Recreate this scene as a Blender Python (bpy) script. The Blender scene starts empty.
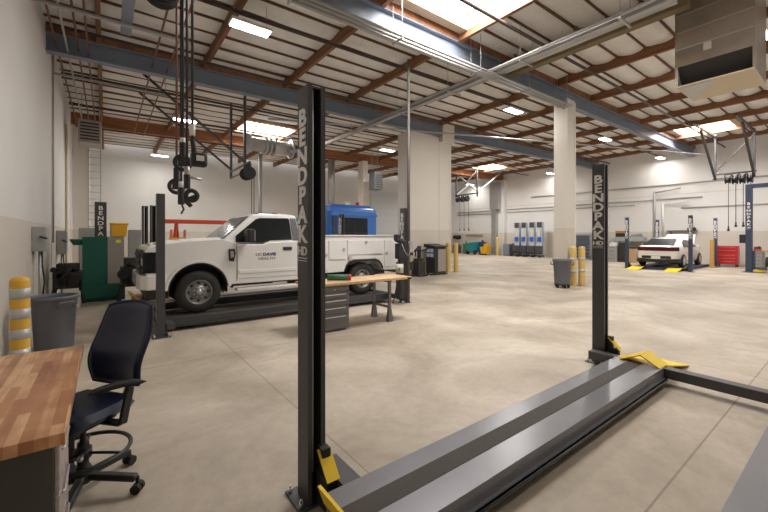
import bpy, bmesh, math, random
from mathutils import Vector, Matrix
random.seed(7)
SC = bpy.context.scene
COL = SC.collection
PI = math.pi
R = math.radians

# ------------------------------------------------------------------ materials
MATS = {}
def mat(name, col, rough=.5, metal=0., var=0., vscale=4., bump=0., bscale=40., emit=None, estr=0., coat=0., spec=.5):
    if name in MATS: return MATS[name]
    m = bpy.data.materials.new(name); m.use_nodes = True
    nt = m.node_tree; b = nt.nodes['Principled BSDF']
    b.inputs['Base Color'].default_value = (*col, 1)
    b.inputs['Roughness'].default_value = rough
    b.inputs['Metallic'].default_value = metal
    b.inputs['Coat Weight'].default_value = coat
    b.inputs['Coat Roughness'].default_value = .08
    b.inputs['Specular IOR Level'].default_value = spec
    tc = nt.nodes.new('ShaderNodeTexCoord')
    if var > 0:
        n = nt.nodes.new('ShaderNodeTexNoise'); n.inputs['Scale'].default_value = vscale; n.inputs['Detail'].default_value = 4
        nt.links.new(tc.outputs['Object'], n.inputs['Vector'])
        mx = nt.nodes.new('ShaderNodeMix'); mx.data_type = 'RGBA'
        mx.inputs['A'].default_value = (*[c*(1-var) for c in col], 1)
        mx.inputs['B'].default_value = (*[min(1, c*(1+var)) for c in col], 1)
        nt.links.new(n.outputs['Fac'], mx.inputs['Factor'])
        nt.links.new(mx.outputs['Result'], b.inputs['Base Color'])
    if bump > 0:
        n2 = nt.nodes.new('ShaderNodeTexNoise'); n2.inputs['Scale'].default_value = bscale; n2.inputs['Detail'].default_value = 3
        nt.links.new(tc.outputs['Object'], n2.inputs['Vector'])
        bp = nt.nodes.new('ShaderNodeBump'); bp.inputs['Strength'].default_value = bump; bp.inputs['Distance'].default_value = .02
        nt.links.new(n2.outputs['Fac'], bp.inputs['Height']); nt.links.new(bp.outputs['Normal'], b.inputs['Normal'])
    if emit:
        b.inputs['Emission Color'].default_value = (*emit, 1); b.inputs['Emission Strength'].default_value = estr
    MATS[name] = m
    return m

def mat_floor():
    m = bpy.data.materials.new('polished_concrete'); m.use_nodes = True
    nt = m.node_tree; N = nt.nodes.new; L = nt.links.new; b = nt.nodes['Principled BSDF']
    g = N('ShaderNodeNewGeometry'); sep = N('ShaderNodeSeparateXYZ'); L(g.outputs['Position'], sep.inputs[0])
    def noise(scale, det=5, rough=.55, dist=0.):
        n = N('ShaderNodeTexNoise'); n.inputs['Scale'].default_value = scale; n.inputs['Detail'].default_value = det
        n.inputs['Roughness'].default_value = rough; n.inputs['Distortion'].default_value = dist
        L(g.outputs['Position'], n.inputs['Vector']); return n.outputs['Fac']
    def ramp(f, stops):
        r = N('ShaderNodeValToRGB'); L(f, r.inputs[0])
        while len(r.color_ramp.elements) < len(stops): r.color_ramp.elements.new(.5)
        for e, (p, c) in zip(r.color_ramp.elements, stops): e.position = p; e.color = (*c, 1)
        return r.outputs[0]
    def mix(f, a, c, mode='MIX'):
        x = N('ShaderNodeMix'); x.data_type = 'RGBA'; x.blend_type = mode
        if isinstance(f, float): x.inputs['Factor'].default_value = f
        else: L(f, x.inputs['Factor'])
        for s, v in (('A', a), ('B', c)):
            if isinstance(v, tuple): x.inputs[s].default_value = (*v, 1)
            else: L(v, x.inputs[s])
        return x.outputs['Result']
    base = ramp(noise(.7, 5, .58, .5), [(.30, (.325, .268, .208)), (.5, (.445, .38, .305)), (.68, (.575, .51, .425))])
    speck = ramp(noise(9, 6, .7), [(.32, (.92, .915, .91)), (.6, (1.04, 1.04, 1.04))])
    c = mix(1., base, speck, 'MULTIPLY')
    st = ramp(noise(1.7, 4, .65, 1.2), [(.60, (0, 0, 0)), (.74, (1, 1, 1))])
    stv = N('ShaderNodeMath'); stv.operation = 'MULTIPLY'; L(st, stv.inputs[0]); stv.inputs[1].default_value = .55
    c = mix(stv.outputs[0], c, (.33, .275, .215))
    # saw-cut joints
    def joint(axis, first, step, w):
        a = N('ShaderNodeMath'); a.operation = 'ADD'; L(sep.outputs[axis], a.inputs[0]); a.inputs[1].default_value = -first + step*20.5
        md = N('ShaderNodeMath'); md.operation = 'MODULO'; L(a.outputs[0], md.inputs[0]); md.inputs[1].default_value = step
        s_ = N('ShaderNodeMath'); s_.operation = 'SUBTRACT'; L(md.outputs[0], s_.inputs[0]); s_.inputs[1].default_value = step*.5
        ab = N('ShaderNodeMath'); ab.operation = 'ABSOLUTE'; L(s_.outputs[0], ab.inputs[0])
        lt = N('ShaderNodeMath'); lt.operation = 'LESS_THAN'; L(ab.outputs[0], lt.inputs[0]); lt.inputs[1].default_value = w
        return lt.outputs[0]
    j1 = joint('Y', .825, 4.7, .007); j2 = joint('X', 1.485, 4.7, .006)
    mxj = N('ShaderNodeMath'); mxj.operation = 'MAXIMUM'; L(j1, mxj.inputs[0]); L(j2, mxj.inputs[1])
    jj = N('ShaderNodeMath'); jj.operation = 'MULTIPLY'; L(mxj.outputs[0], jj.inputs[0]); jj.inputs[1].default_value = .62
    c = mix(jj.outputs[0], c, (.16, .125, .10))
    L(c, b.inputs['Base Color'])
    rr = N('ShaderNodeMapRange'); L(noise(1.3, 4), rr.inputs['Value']); rr.inputs['To Min'].default_value = .38; rr.inputs['To Max'].default_value = .62
    L(rr.outputs[0], b.inputs['Roughness'])
    b.inputs['Specular IOR Level'].default_value = .4
    bp = N('ShaderNodeBump'); bp.inputs['Strength'].default_value = .06; bp.inputs['Distance'].default_value = .01
    L(noise(14, 4), bp.inputs['Height']); L(bp.outputs['Normal'], b.inputs['Normal'])
    return m

def mat_wall(name='painted_wall', top=(.74, .725, .705), low=(.64, .59, .525), zs=1.96):
    m = bpy.data.materials.new(name); m.use_nodes = True
    nt = m.node_tree; N = nt.nodes.new; L = nt.links.new; b = nt.nodes['Principled BSDF']
    g = N('ShaderNodeNewGeometry'); sep = N('ShaderNodeSeparateXYZ'); L(g.outputs['Position'], sep.inputs[0])
    n = N('ShaderNodeTexNoise'); n.inputs['Scale'].default_value = .8; n.inputs['Detail'].default_value = 5
    L(g.outputs['Position'], n.inputs['Vector'])
    lt = N('ShaderNodeMath'); lt.operation = 'LESS_THAN'; L(sep.outputs['Z'], lt.inputs[0]); lt.inputs[1].default_value = zs
    x = N('ShaderNodeMix'); x.data_type = 'RGBA'; x.inputs['A'].default_value = (*top, 1); x.inputs['B'].default_value = (*low, 1)
    L(lt.outputs[0], x.inputs['Factor'])
    r = N('ShaderNodeMapRange'); L(n.outputs['Fac'], r.inputs['Value']); r.inputs['To Min'].default_value = .93; r.inputs['To Max'].default_value = 1.05
    y = N('ShaderNodeMix'); y.data_type = 'RGBA'; y.blend_type = 'MULTIPLY'; y.inputs['Factor'].default_value = 1
    L(x.outputs['Result'], y.inputs['A']); L(r.outputs[0], y.inputs['B'])
    L(y.outputs['Result'], b.inputs['Base Color']); b.inputs['Roughness'].default_value = .7
    return m

def mat_wood(name, stops, sx=1.2, sy=14., rough=.4):
    m = bpy.data.materials.new(name); m.use_nodes = True
    nt = m.node_tree; N = nt.nodes.new; L = nt.links.new; b = nt.nodes['Principled BSDF']
    tc = N('ShaderNodeTexCoord')
    # butcher block staves
    mp = N('ShaderNodeMapping'); mp.inputs['Rotation'].default_value = (0, 0, PI/2); L(tc.outputs['Object'], mp.inputs[0])
    br = N('ShaderNodeTexBrick'); br.inputs['Scale'].default_value = 1; br.inputs['Mortar Size'].default_value = .0006
    br.inputs['Brick Width'].default_value = .42; br.inputs['Row Height'].default_value = .042
    br.inputs['Color1'].default_value = (0, 0, 0, 1); br.inputs['Color2'].default_value = (1, 1, 1, 1); br.inputs['Mortar'].default_value = (.2, .2, .2, 1)
    L(mp.outputs[0], br.inputs['Vector'])
    mp2 = N('ShaderNodeMapping'); mp2.inputs['Scale'].default_value = (sy, sx, 6); L(tc.outputs['Object'], mp2.inputs[0])
    n = N('ShaderNodeTexNoise'); n.inputs['Scale'].default_value = 1.6; n.inputs['Detail'].default_value = 6; n.inputs['Distortion'].default_value = .8
    L(mp2.outputs[0], n.inputs['Vector'])
    n3 = N('ShaderNodeTexNoise'); n3.inputs['Scale'].default_value = 5; n3.inputs['Detail'].default_value = 4
    L(tc.outputs['Object'], n3.inputs['Vector'])
    a = N('ShaderNodeMix'); a.data_type = 'RGBA'; a.inputs['Factor'].default_value = .50
    L(br.outputs['Color'], a.inputs['A']); L(n.outputs['Fac'], a.inputs['B'])
    a2 = N('ShaderNodeMix'); a2.data_type = 'RGBA'; a2.inputs['Factor'].default_value = .35
    L(a.outputs['Result'], a2.inputs['A']); L(n3.outputs['Fac'], a2.inputs['B'])
    r = N('ShaderNodeValToRGB'); L(a2.outputs['Result'], r.inputs[0])
    while len(r.color_ramp.elements) < len(stops): r.color_ramp.elements.new(.5)
    for e, (p, c) in zip(r.color_ramp.elements, stops): e.position = p; e.color = (*c, 1)
    L(r.outputs[0], b.inputs['Base Color']); b.inputs['Roughness'].default_value = rough
    b.inputs['Coat Weight'].default_value = .12
    return m

def mat_beam(name, dark, light, stretch=(1, .12, 1)):
    m = bpy.data.materials.new(name); m.use_nodes = True
    nt = m.node_tree; N = nt.nodes.new; L = nt.links.new; b = nt.nodes['Principled BSDF']
    g = N('ShaderNodeNewGeometry'); mp = N('ShaderNodeMapping'); mp.inputs['Scale'].default_value = stretch; L(g.outputs['Position'], mp.inputs[0])
    n = N('ShaderNodeTexNoise'); n.inputs['Scale'].default_value = 6; n.inputs['Detail'].default_value = 5; L(mp.outputs[0], n.inputs['Vector'])
    r = N('ShaderNodeValToRGB'); L(n.outputs['Fac'], r.inputs[0])
    r.color_ramp.elements[0].position = .3; r.color_ramp.elements[0].color = (*dark, 1)
    r.color_ramp.elements[1].position = .7; r.color_ramp.elements[1].color = (*light, 1)
    L(r.outputs[0], b.inputs['Base Color']); b.inputs['Roughness'].default_value = .65
    return m

M_FLOOR = mat_floor()
M_WALL = mat_wall()
M_PIER = mat_wall('painted_column', (.71, .665, .60), (.63, .575, .50))
M_DESK = mat_wood('butcher_block', [(.22, (.24, .09, .035)), (.40, (.42, .175, .072)), (.52, (.52, .25, .11)), (.66, (.74, .46, .25))])
M_BENCH = mat_wood('maple_bench_top', [(.2, (.50, .30, .15)), (.5, (.62, .40, .21)), (.8, (.70, .48, .28))])
M_FIR = mat_beam('fir_beam', (.15, .064, .028), (.29, .13, .057))
M_GLU = mat_beam('glulam_beam', (.20, .07, .024), (.36, .145, .052), (.12, 1, 1))
M_JOIST = mat_beam('joist_wood', (.10, .048, .028), (.17, .08, .042), (.12, 1, 1))
M_FOIL = mat('white_roof_insulation', (.76, .735, .70), .45, 0, .16, 2.6, .9, 5)
M_STEEL = mat('blue_grey_steel_sky_tint', (.19, .225, .285), .5, 0, .15, 2)  # on the girders the blue is skylight tint put into the colour
M_POST = mat('charcoal_powder_coat', (.062, .060, .063), .42, 0, .12, 6)
M_POSTIN = mat('black_channel_inside', (.012, .012, .013), .55)
M_NAVY = mat('slate_blue_coat_and_haze', (.045, .06, .105), .42, 0, .12, 6)  # hatchback lift: haze painted over charcoal; two-post lift: its own blue
M_RUN = mat('grey_runway_steel', (.23, .23, .25), .30, .35, .18, 3.5)
M_TREAD = mat('dark_tread_strip', (.062, .052, .045), .75, 0, .25, 60, .4, 220)
M_YEL = mat('safety_yellow', (.86, .60, .03), .45, 0, .08, 5)
M_YELB = mat('bollard_yellow', (.72, .42, .05), .5, 0, .06, 4)
M_YELP = mat('pale_bollard_yellow', (.66, .47, .16), .5, 0, .06, 4)
M_REFL = mat('grey_reflective_band', (.52, .52, .52), .4, .2)
M_WPAINT = mat('white_car_paint', (.78, .77, .75), .22, 0, 0, coat=.6)
M_WSEAM = mat('dark_seam', (.10, .10, .10), .7)
M_GLASS = mat('dark_window_glass', (.016, .019, .020), .10, 0, spec=.18)
M_BLACK = mat('black_plastic', (.018, .018, .019), .5)
M_RUB = mat('black_rubber', (.022, .021, .021), .75, 0, .2, 20)
M_CHROME = mat('bright_metal', (.62, .61, .60), .28, .9)
M_WHEEL = mat('painted_steel_wheel', (.26, .25, .24), .42, .45)
M_GALV = mat('galvanised_steel', (.46, .46, .46), .40, .7, .10, 5)
M_PIPE = mat('dark_iron_pipe', (.07, .055, .05), .6, .1)
M_GREYP = mat('grey_conduit', (.42, .42, .42), .5, .4)
M_BIN = mat('grey_bin_plastic', (.12, .125, .145), .55, 0, .06, 5)
M_EBOX = mat('grey_enamel', (.38, .39, .385), .45)
M_CHAIRV = mat('dark_navy_vinyl', (.011, .020, .060), .38, 0, .15, 14, .08, 90)
M_CHAIRB = mat('navy_fabric_edge', (.008, .014, .045), .7, 0, .2, 40)
M_GREEN = mat('dark_green_enamel', (.006, .10, .07), .4, 0, .1, 3)
M_DRAWER = mat('dark_grey_drawer_steel', (.15, .142, .135), .45, .1, .1, 4)
M_DSIDE = mat('scuffed_pale_steel', (.45, .40, .38), .35, .6, .55, 16)
M_PED = mat('dark_grey_steel_panel', (.062, .055, .052), .5, 0, .12, 4)
M_RED = mat('red_enamel', (.52, .02, .022), .35, 0, .06, 4, coat=.3)
M_ORED = mat('orange_red_enamel', (.68, .085, .025), .4)
M_BLUE = mat('bright_blue_paint', (.03, .18, .60), .35, 0, .08, 3, coat=.3)
M_TEAL = mat('teal_plastic', (.02, .27, .32), .5)
M_BUCKET = mat('mop_bucket_yellow', (.72, .40, .02), .5)
M_WHITE = mat('white_plastic', (.74, .73, .71), .5)
M_LETTER = mat('white_lettering', (.86, .85, .83), .6)
M_INK = mat('navy_ink', (.02, .03, .10), .6)
M_INKG = mat('grey_ink', (.12, .12, .14), .6)
M_TAIL = mat('dark_red_lens', (.085, .008, .012), .15, coat=.5)
M_TARP = mat('green_tarp', (.05, .16, .09), .6, 0, .3, 14)
M_ORANGE = mat('orange_plastic', (.75, .13, .03), .5)
M_HVAC = mat('brushed_sheet_metal', (.36, .32, .275), .42, .55, .22, 2.4)
M_HVACL = mat('pale_sheet_metal', (.50, .49, .47), .4, .4, .1, 3)
M_CREAM = mat('cream_panel', (.60, .50, .36), .6)
M_OLIVE = mat('olive_steel', (.16, .12, .055), .6)
M_LAMP = mat('led_lens', (1, 1, 1), .4, emit=(1, .97, .92), estr=16)
M_SKY = mat('skylight_panel', (1, 1, 1), .4, emit=(1, .985, .96), estr=5.5)
M_LIGHTWOOD = mat('orange_wood', (.55, .30, .08), .6, 0, .1, 3)
M_HOSE = mat('red_brown_hose', (.17, .055, .04), .55)
M_DKBLUE = mat('dark_blue_plastic', (.03, .05, .12), .5)
M_LABELW = mat('pale_label', (.62, .60, .52), .6)
M_CARD = mat('cardboard', (.45, .30, .17), .8)
M_ENGINE = mat('dark_engine_metal', (.05, .045, .042), .45, .5, .5, 12)
M_BLUW = mat('door_blue_light_tint', (.62, .65, .68), .5)  # pale blue stands for the bluish light on the end wall

# ------------------------------------------------------------------ mesh builder
class MB:
    def __init__(s): s.bm = bmesh.new()
    def _add(s, verts, faces, smooth=False):
        vs = [s.bm.verts.new(v) for v in verts]
        for f in faces:
            try:
                fc = s.bm.faces.new([vs[i] for i in f]); fc.smooth = smooth
            except ValueError: pass
        return vs
    def box(s, x0, x1, y0, y1, z0, z1, bev=0.):
        x0, x1 = min(x0, x1), max(x0, x1); y0, y1 = min(y0, y1), max(y0, y1); z0, z1 = min(z0, z1), max(z0, z1)
        vs = s._add([(x0,y0,z0),(x1,y0,z0),(x1,y1,z0),(x0,y1,z0),(x0,y0,z1),(x1,y0,z1),(x1,y1,z1),(x0,y1,z1)],
               [(0,3,2,1),(4,5,6,7),(0,1,5,4),(1,2,6,5),(2,3,7,6),(3,0,4,7)])
        if bev: s.bevel(vs, bev)
        return s
    def bevel(s, vs, w, seg=2):
        es = {e for v in vs for e in v.link_edges}
        bmesh.ops.bevel(s.bm, geom=list(es), offset=w, segments=seg, profile=.5, affect='EDGES', clamp_overlap=True)
    def hexa(s, p, bev=0.):   # 8 points, bottom ring then top ring
        vs = s._add(p, [(0,3,2,1),(4,5,6,7),(0,1,5,4),(1,2,6,5),(2,3,7,6),(3,0,4,7)])
        bmesh.ops.recalc_face_normals(s.bm, faces=list({f for v in vs for f in v.link_faces}))
        if bev: s.bevel(vs, bev)
        return s
    def bar(s, p0, p1, w, h, up=(0, 0, 1), bev=0.):
        p0, p1 = Vector(p0), Vector(p1); d = (p1-p0).normalized(); up = Vector(up)
        if abs(d.dot(up)) > .98: up = Vector((1, 0, 0))
        a = d.cross(up).normalized()*w/2; b = a.cross(d).normalized()*h/2
        ring = [-a-b, a-b, a+b, -a+b]
        return s.hexa([p0+r for r in ring] + [p1+r for r in ring], bev)
    def cyl(s, p0, p1, r, n=20, r2=None, cap=True):
        p0, p1 = Vector(p0), Vector(p1); r2 = r if r2 is None else r2
        d = (p1-p0).normalized(); up = Vector((0, 0, 1)) if abs(d.z) < .9 else Vector((1, 0, 0))
        a = d.cross(up).normalized(); b = d.cross(a)
        vs = []; fs = []
        for p, rr in ((p0, r), (p1, r2)):
            for i in range(n):
                t = 2*PI*i/n; vs.append(p + (a*math.cos(t)+b*math.sin(t))*rr)
        v = [s.bm.verts.new(q) for q in vs]
        for i in range(n):
            f = s.bm.faces.new([v[i], v[(i+1) % n], v[n+(i+1) % n], v[n+i]]); f.smooth = True
        if cap:
            s.bm.faces.new(v[:n][::-1]); s.bm.faces.new(v[n:])
        return s
    def tube(s, pts, r, n=10, closed=False):
        pts = [Vector(p) for p in pts]; m = len(pts); rings = []; prev = None
        for i, p in enumerate(pts):
            if closed: d = (pts[(i+1) % m]-pts[i-1]).normalized()
            else: d = (pts[min(i+1, m-1)]-pts[max(i-1, 0)]).normalized()
            if prev is None:
                up = Vector((0, 0, 1)) if abs(d.z) < .9 else Vector((1, 0, 0)); a = d.cross(up).normalized()
            else: a = (prev - d*prev.dot(d)).normalized()
            prev = a; b = d.cross(a)
            rings.append([s.bm.verts.new(p+(a*math.cos(2*PI*k/n)+b*math.sin(2*PI*k/n))*r) for k in range(n)])
        for i in range(m if closed else m-1):
            A, B = rings[i], rings[(i+1) % m]
            for k in range(n):
                f = s.bm.faces.new([A[k], A[(k+1) % n], B[(k+1) % n], B[k]]); f.smooth = True
        if not closed:
            s.bm.faces.new(rings[0][::-1]); s.bm.faces.new(rings[-1])
        return s
    def lathe(s, c, axis, prof, n=32):   # prof: (radius, distance along axis)
        c = Vector(c); d = Vector(axis).normalized(); up = Vector((0, 0, 1)) if abs(d.z) < .9 else Vector((1, 0, 0))
        a = d.cross(up).normalized(); b = d.cross(a); rings = []
        for r, h in prof:
            if r < 1e-5: rings.append([s.bm.verts.new(c+d*h)])
            else: rings.append([s.bm.verts.new(c+d*h+(a*math.cos(2*PI*k/n)+b*math.sin(2*PI*k/n))*r) for k in range(n)])
        for A, B in zip(rings, rings[1:]):
            for k in range(n):
                k2 = (k+1) % n
                if len(A) == 1 and len(B) == 1: continue
                q = [A[0], B[k2], B[k]] if len(A) == 1 else [A[k], A[k2], B[0]] if len(B) == 1 else [A[k], A[k2], B[k2], B[k]]
                f = s.bm.faces.new(q); f.smooth = True
        return s
    def prism(s, pts, axis, a0, a1, bev=0.):   # polygon in the plane normal to axis
        def P(u, v, w): return {'x': (w, u, v), 'y': (u, w, v), 'z': (u, v, w)}[axis]
        n = len(pts)
        vs = [s.bm.verts.new(P(u, v, a0)) for u, v in pts] + [s.bm.verts.new(P(u, v, a1)) for u, v in pts]
        fs = [s.bm.faces.new(vs[:n]), s.bm.faces.new(vs[n:][::-1])]
        for i in range(n): fs.append(s.bm.faces.new([vs[i], vs[(i+1) % n], vs[n+(i+1) % n], vs[n+i]]))
        bmesh.ops.recalc_face_normals(s.bm, faces=fs)
        if bev: s.bevel(vs, bev)
        return s
    def sphere(s, c, r, n=16, sc=(1, 1, 1)):
        m = Matrix.Translation(c) @ Matrix.Diagonal((r*sc[0], r*sc[1], r*sc[2], 1))
        o = bmesh.ops.create_uvsphere(s.bm, u_segments=n, v_segments=max(6, n//2), radius=1, matrix=m)
        for v in o['verts']:
            for f in v.link_faces: f.smooth = True
        return s
    def torus(s, c, R_, r, n=32, k=10, axis='z'):
        pts = []
        for i in range(n):
            t = 2*PI*i/n; u, v = R_*math.cos(t), R_*math.sin(t)
            pts.append({'z': (c[0]+u, c[1]+v, c[2]), 'y': (c[0]+u, c[1], c[2]+v), 'x': (c[0], c[1]+u, c[2]+v)}[axis])
        return s.tube(pts, r, k, True)
    def build(s, name, m, parent=None, base=None, sharp=35, recalc=False):
        bm = s.bm
        if recalc: bmesh.ops.recalc_face_normals(bm, faces=bm.faces)
        for e in bm.edges:
            if len(e.link_faces) == 2 and e.calc_face_angle(0) > R(sharp): e.smooth = False
        off = Vector((0, 0, 0))
        if parent is not None:
            root = parent
            while root.parent is not None: root = root.parent
            if root.get('_world'): off = root.location.copy() if root.type == 'EMPTY' or root.get('_base') else off
        else:
            if base is None:
                co = [v.co for v in bm.verts]
                off = Vector(((min(c.x for c in co)+max(c.x for c in co))/2, (min(c.y for c in co)+max(c.y for c in co))/2, min(c.z for c in co)))
            else: off = Vector(base)
        bmesh.ops.translate(bm, verts=bm.verts, vec=-off)
        me = bpy.data.meshes.new(name); bm.to_mesh(me); bm.free()
        me.materials.append(m)
        o = bpy.data.objects.new(name, me); COL.objects.link(o)
        if parent is not None: o.parent = parent
        else: o.location = off; o['_world'] = 1; o['_base'] = 1
        return o

def tag(o, label, cat, group=None):
    o['label'] = label; o['category'] = cat
    if group: o['group'] = group
    return o
def thing(name, label, cat, loc=(0, 0, 0), rz=0., group=None, world=True):
    o = bpy.data.objects.new(name, None); COL.objects.link(o); o.location = loc; o.rotation_euler = (0, 0, rz)
    o.empty_display_size = .1
    if world: o['_world'] = 1
    return tag(o, label, cat, group)
def struct(o, label=None):
    o['kind'] = 'structure'
    if label: o['label'] = label
    return o
def dup(root, loc, rz=None, label=None, group=None):
    def cp(o, par):
        c = o.copy(); COL.objects.link(c)
        if par is not None: c.parent = par
        for ch in o.children: cp(ch, c)
        return c
    r = cp(root, None); r.location = loc
    if rz is not None: r.rotation_euler = (0, 0, rz)
    if label: r['label'] = label
    if group: r['group'] = group
    return r

def text_mb(txt, size, frame, thick=.004, bold=.0, sx=1.0, align='CENTER'):
    """lettering as a mesh; frame = (origin, right, up) in the builder's coordinates"""
    cu = bpy.data.curves.new('lettering', 'FONT'); cu.body = txt; cu.size = size; cu.extrude = thick/2; cu.offset = bold
    cu.align_x = align; cu.align_y = 'CENTER'; cu.resolution_u = 4
    ob = bpy.data.objects.new('lettering', cu); COL.objects.link(ob)
    bpy.context.view_layer.update()
    me = bpy.data.meshes.new_from_object(ob.evaluated_get(bpy.context.evaluated_depsgraph_get()))
    bpy.data.objects.remove(ob); bpy.data.curves.remove(cu)
    o, r, u = (Vector(v) for v in frame); nrm = r.cross(u)
    mb = MB(); mb.bm.from_mesh(me); bpy.data.meshes.remove(me)
    for v in mb.bm.verts: v.co = o + r*v.co.x*sx + u*v.co.y + nrm*v.co.z
    return mb
def merge(dst, src):
    me = bpy.data.meshes.new('tmp'); src.bm.to_mesh(me); src.bm.free(); dst.bm.from_mesh(me); bpy.data.meshes.remove(me); return dst

# ------------------------------------------------------------------ setting
LX, RX, BY, FY = -1.15, 28.2, 26.0, -6.0
def zr(x): return 6.85 + .012*x

mb = MB(); mb.box(LX-.2, RX+.2, FY, BY+.2, -.2, 0)
struct(mb.build('floor', M_FLOOR, base=(0, 0, 0)), 'tan polished concrete floor with saw-cut joints')
mb = MB(); mb.box(LX-.2, LX, FY, BY+.2, 0, 7.3)
wl = struct(mb.build('wall_left', M_WALL, base=(LX, 0, 0)), 'pale wall with a beige lower band beside the wooden desk')
mb = MB(); mb.box(LX, RX, BY, BY+.2, 0, 7.3)
wb = struct(mb.build('wall_back', M_WALL, base=(0, BY, 0)), 'pale end wall behind the pickup truck')
mb = MB(); mb.box(RX, RX+.2, FY, BY+.2, 0, 7.5)
wr = struct(mb.build('wall_right', M_WALL, base=(RX, 0, 0)), 'pale far wall behind the white hatchback')
mb = MB(); mb.box(LX, 9.0, FY-.2, FY, 0, 7.3); mb.box(24.5, RX, FY-.2, FY, 0, 7.3); mb.box(9.0, 24.5, FY-.2, FY, 5.2, 7.3)  # out of view; opening added to brighten the far side, rest closed to darken
struct(mb.build('wall_front', M_WALL, base=(0, FY, 0)), 'unseen pale wall with an opening added to let in light')
# panel joints in the tilt-up walls
M_JOINT = mat('wall_joint', (.60, .57, .53), .8)
for k, y in enumerate((6.6, 13.0, 19.5)):
    mb = MB(); mb.box(LX, LX+.008, y-.02, y+.02, 0, 6.8)
    o = mb.build('trim_%d' % (k+1), M_JOINT); struct(o)
mb = MB(); mb.box(RX-.01, RX, -3, 26, 4.25, 4.29); struct(mb.build('trim_4', M_JOINT))

# roof: insulated deck strips between the beams, with openings for the skylights
PX = [4.75+2.45*k for k in range(-2, 10)]
SKY = [(5.0, 7.1, 3.9, 6.05), (5.0, 7.1, 16.7, 18.6), (22.2, 24.2, 3.9, 6.0), (22.2, 24.2, 16.8, 18.7)]
mb = MB()
edges = [LX] + PX + [RX]; SP = .70
for a, b_ in zip(edges, edges[1:]):
    yb = FY
    ny = int((BY-FY)/SP)
    row = None
    for j in range(ny*6+1):
        y = FY + j*SP/6
        ph = (j % 6)/6
        sag = (.075+.02*math.sin(5.3*j//6+a*2.1))*math.sin(PI*ph)**.6 if ph else 0
        jit = .012*math.sin(3.1*y+7*a)
        hole = None
        r = [mb.bm.verts.new((a, y, zr(a)-sag-jit)), mb.bm.verts.new(((a+b_)/2, y, zr((a+b_)/2)-sag*1.25+jit)), mb.bm.verts.new((b_, y, zr(b_)-sag+jit))]
        if row is not None:
            yc = y-.05; xc = (a+b_)/2
            inside = any(s[0]-.4 < xc < s[1]+.4 and s[2] < yc < s[3] for s in SKY)
            if not inside:
                for q in (0, 1):
                    f = mb.bm.faces.new([row[q], row[q+1], r[q+1], r[q]]); f.smooth = True
        row = r
bmesh.ops.delete(mb.bm, geom=[v for v in mb.bm.verts if not v.link_faces], context='VERTS')
ceil = struct(mb.build('ceiling', M_FOIL, base=(0, 0, 0), sharp=60), 'white insulated roof deck between wooden beams')
mb = MB()
y = FY
while y < BY:
    for a, b_ in zip(edges, edges[1:]):
        xc = (a+b_)/2
        if any(s[0]-.4 < xc < s[1]+.4 and s[2]-.05 < y < s[3]+.05 for s in SKY): continue
        mb.bar((a, y, zr(a)-.025), (b_, y, zr(b_)-.025), .03, .085)
    y += SP
struct(mb.build('ceiling_joist', M_JOIST, base=(0, 0, 0)))
for k, s in enumerate(SKY):
    mb = MB()
    x0, x1, y0, y1 = s; x0, x1 = [(a, b_) for a, b_ in zip(edges, edges[1:]) if a < (s[0]+s[1])/2 < b_][0]
    z = zr(x0)
    for (u0, u1, v0, v1) in ((x0, x0+.06, y0-.05, y1+.05), (x1-.06, x1, y0-.05, y1+.05), (x0, x1, y0-.2, y0+.02), (x0, x1, y1-.02, y1+.22)):
        mb.box(u0, u1, v0, v1, z-.12, z+.35)
    w = struct(mb.build('window_%d' % (k+1), mat('skylight_curb', (.42, .30, .20), .6)), 'skylight well with wooden curb in the white roof')
    mb = MB(); mb.box(x0+.05, x1-.05, y0+.02, y1-.02, z+.30, z+.33)
    pane = mb.build('skylight_panel', M_SKY, w)
    mb = MB(); mb.bar(((x0+x1)/2, y0, z+.27), ((x0+x1)/2, y1, z+.27), .04, .05); mb.build('glazing_bar', M_PIPE, w)
    L = bpy.data.lights.new('skylight_daylight', 'AREA'); L.shape = 'RECTANGLE'; L.size = x1-x0-.2; L.size_y = y1-y0-.2
    L.energy = 420 if x0 < 10 else 560; L.color = (1, .985, .96)
    lo = bpy.data.objects.new('skylight_daylight', L); COL.objects.link(lo); lo.location = ((x0+x1)/2, (y0+y1)/2, z+.24)

# wooden beams running away from the desk
for x in PX:
    mb = MB(); mb.box(x-.05, x+.05, FY, BY, zr(x)-.30, zr(x)-.01)
    struct(mb.build('roof_purlin', M_FIR), 'brown wooden roof beam')
def sloped(mb, x0, x1, y0, y1, b0, b1, t0, t1):
    return mb.hexa([(x0,y0,b0),(x1,y0,b1),(x1,y1,b1),(x0,y1,b0),(x0,y0,t0),(x1,y0,t1),(x1,y1,t1),(x0,y1,t0)])
# steel girders across the hall with timber nailers on top
for y in (6.45, 11.9):
    mb = MB(); z0, z1 = zr(LX), zr(RX)
    sloped(mb, LX, RX, y-.12, y+.12, z0-.74, z1-.74, z0-.71, z1-.71)
    sloped(mb, LX, RX, y-.12, y+.12, z0-.31, z1-.31, z0-.28, z1-.28)
    sloped(mb, LX, RX, y-.012, y+.012, z0-.71, z1-.71, z0-.31, z1-.31)
    g = struct(mb.build('steel_girder', M_STEEL), 'grey steel girder tinted with skylight blue under the roof')
    mb = MB(); sloped(mb, LX, RX, y-.13, y+.13, z0-.28, z1-.28, z0-.04, z1-.04)
    mb.build('timber_nailer', M_FIR, g)
mb = MB(); sloped(mb, LX, RX, 19.7, 19.92, zr(LX)-.55, zr(RX)-.55, zr(LX)-.01, zr(RX)-.01)
struct(mb.build('glulam_beam', M_GLU), 'orange glued timber beam across the hall')

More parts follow.
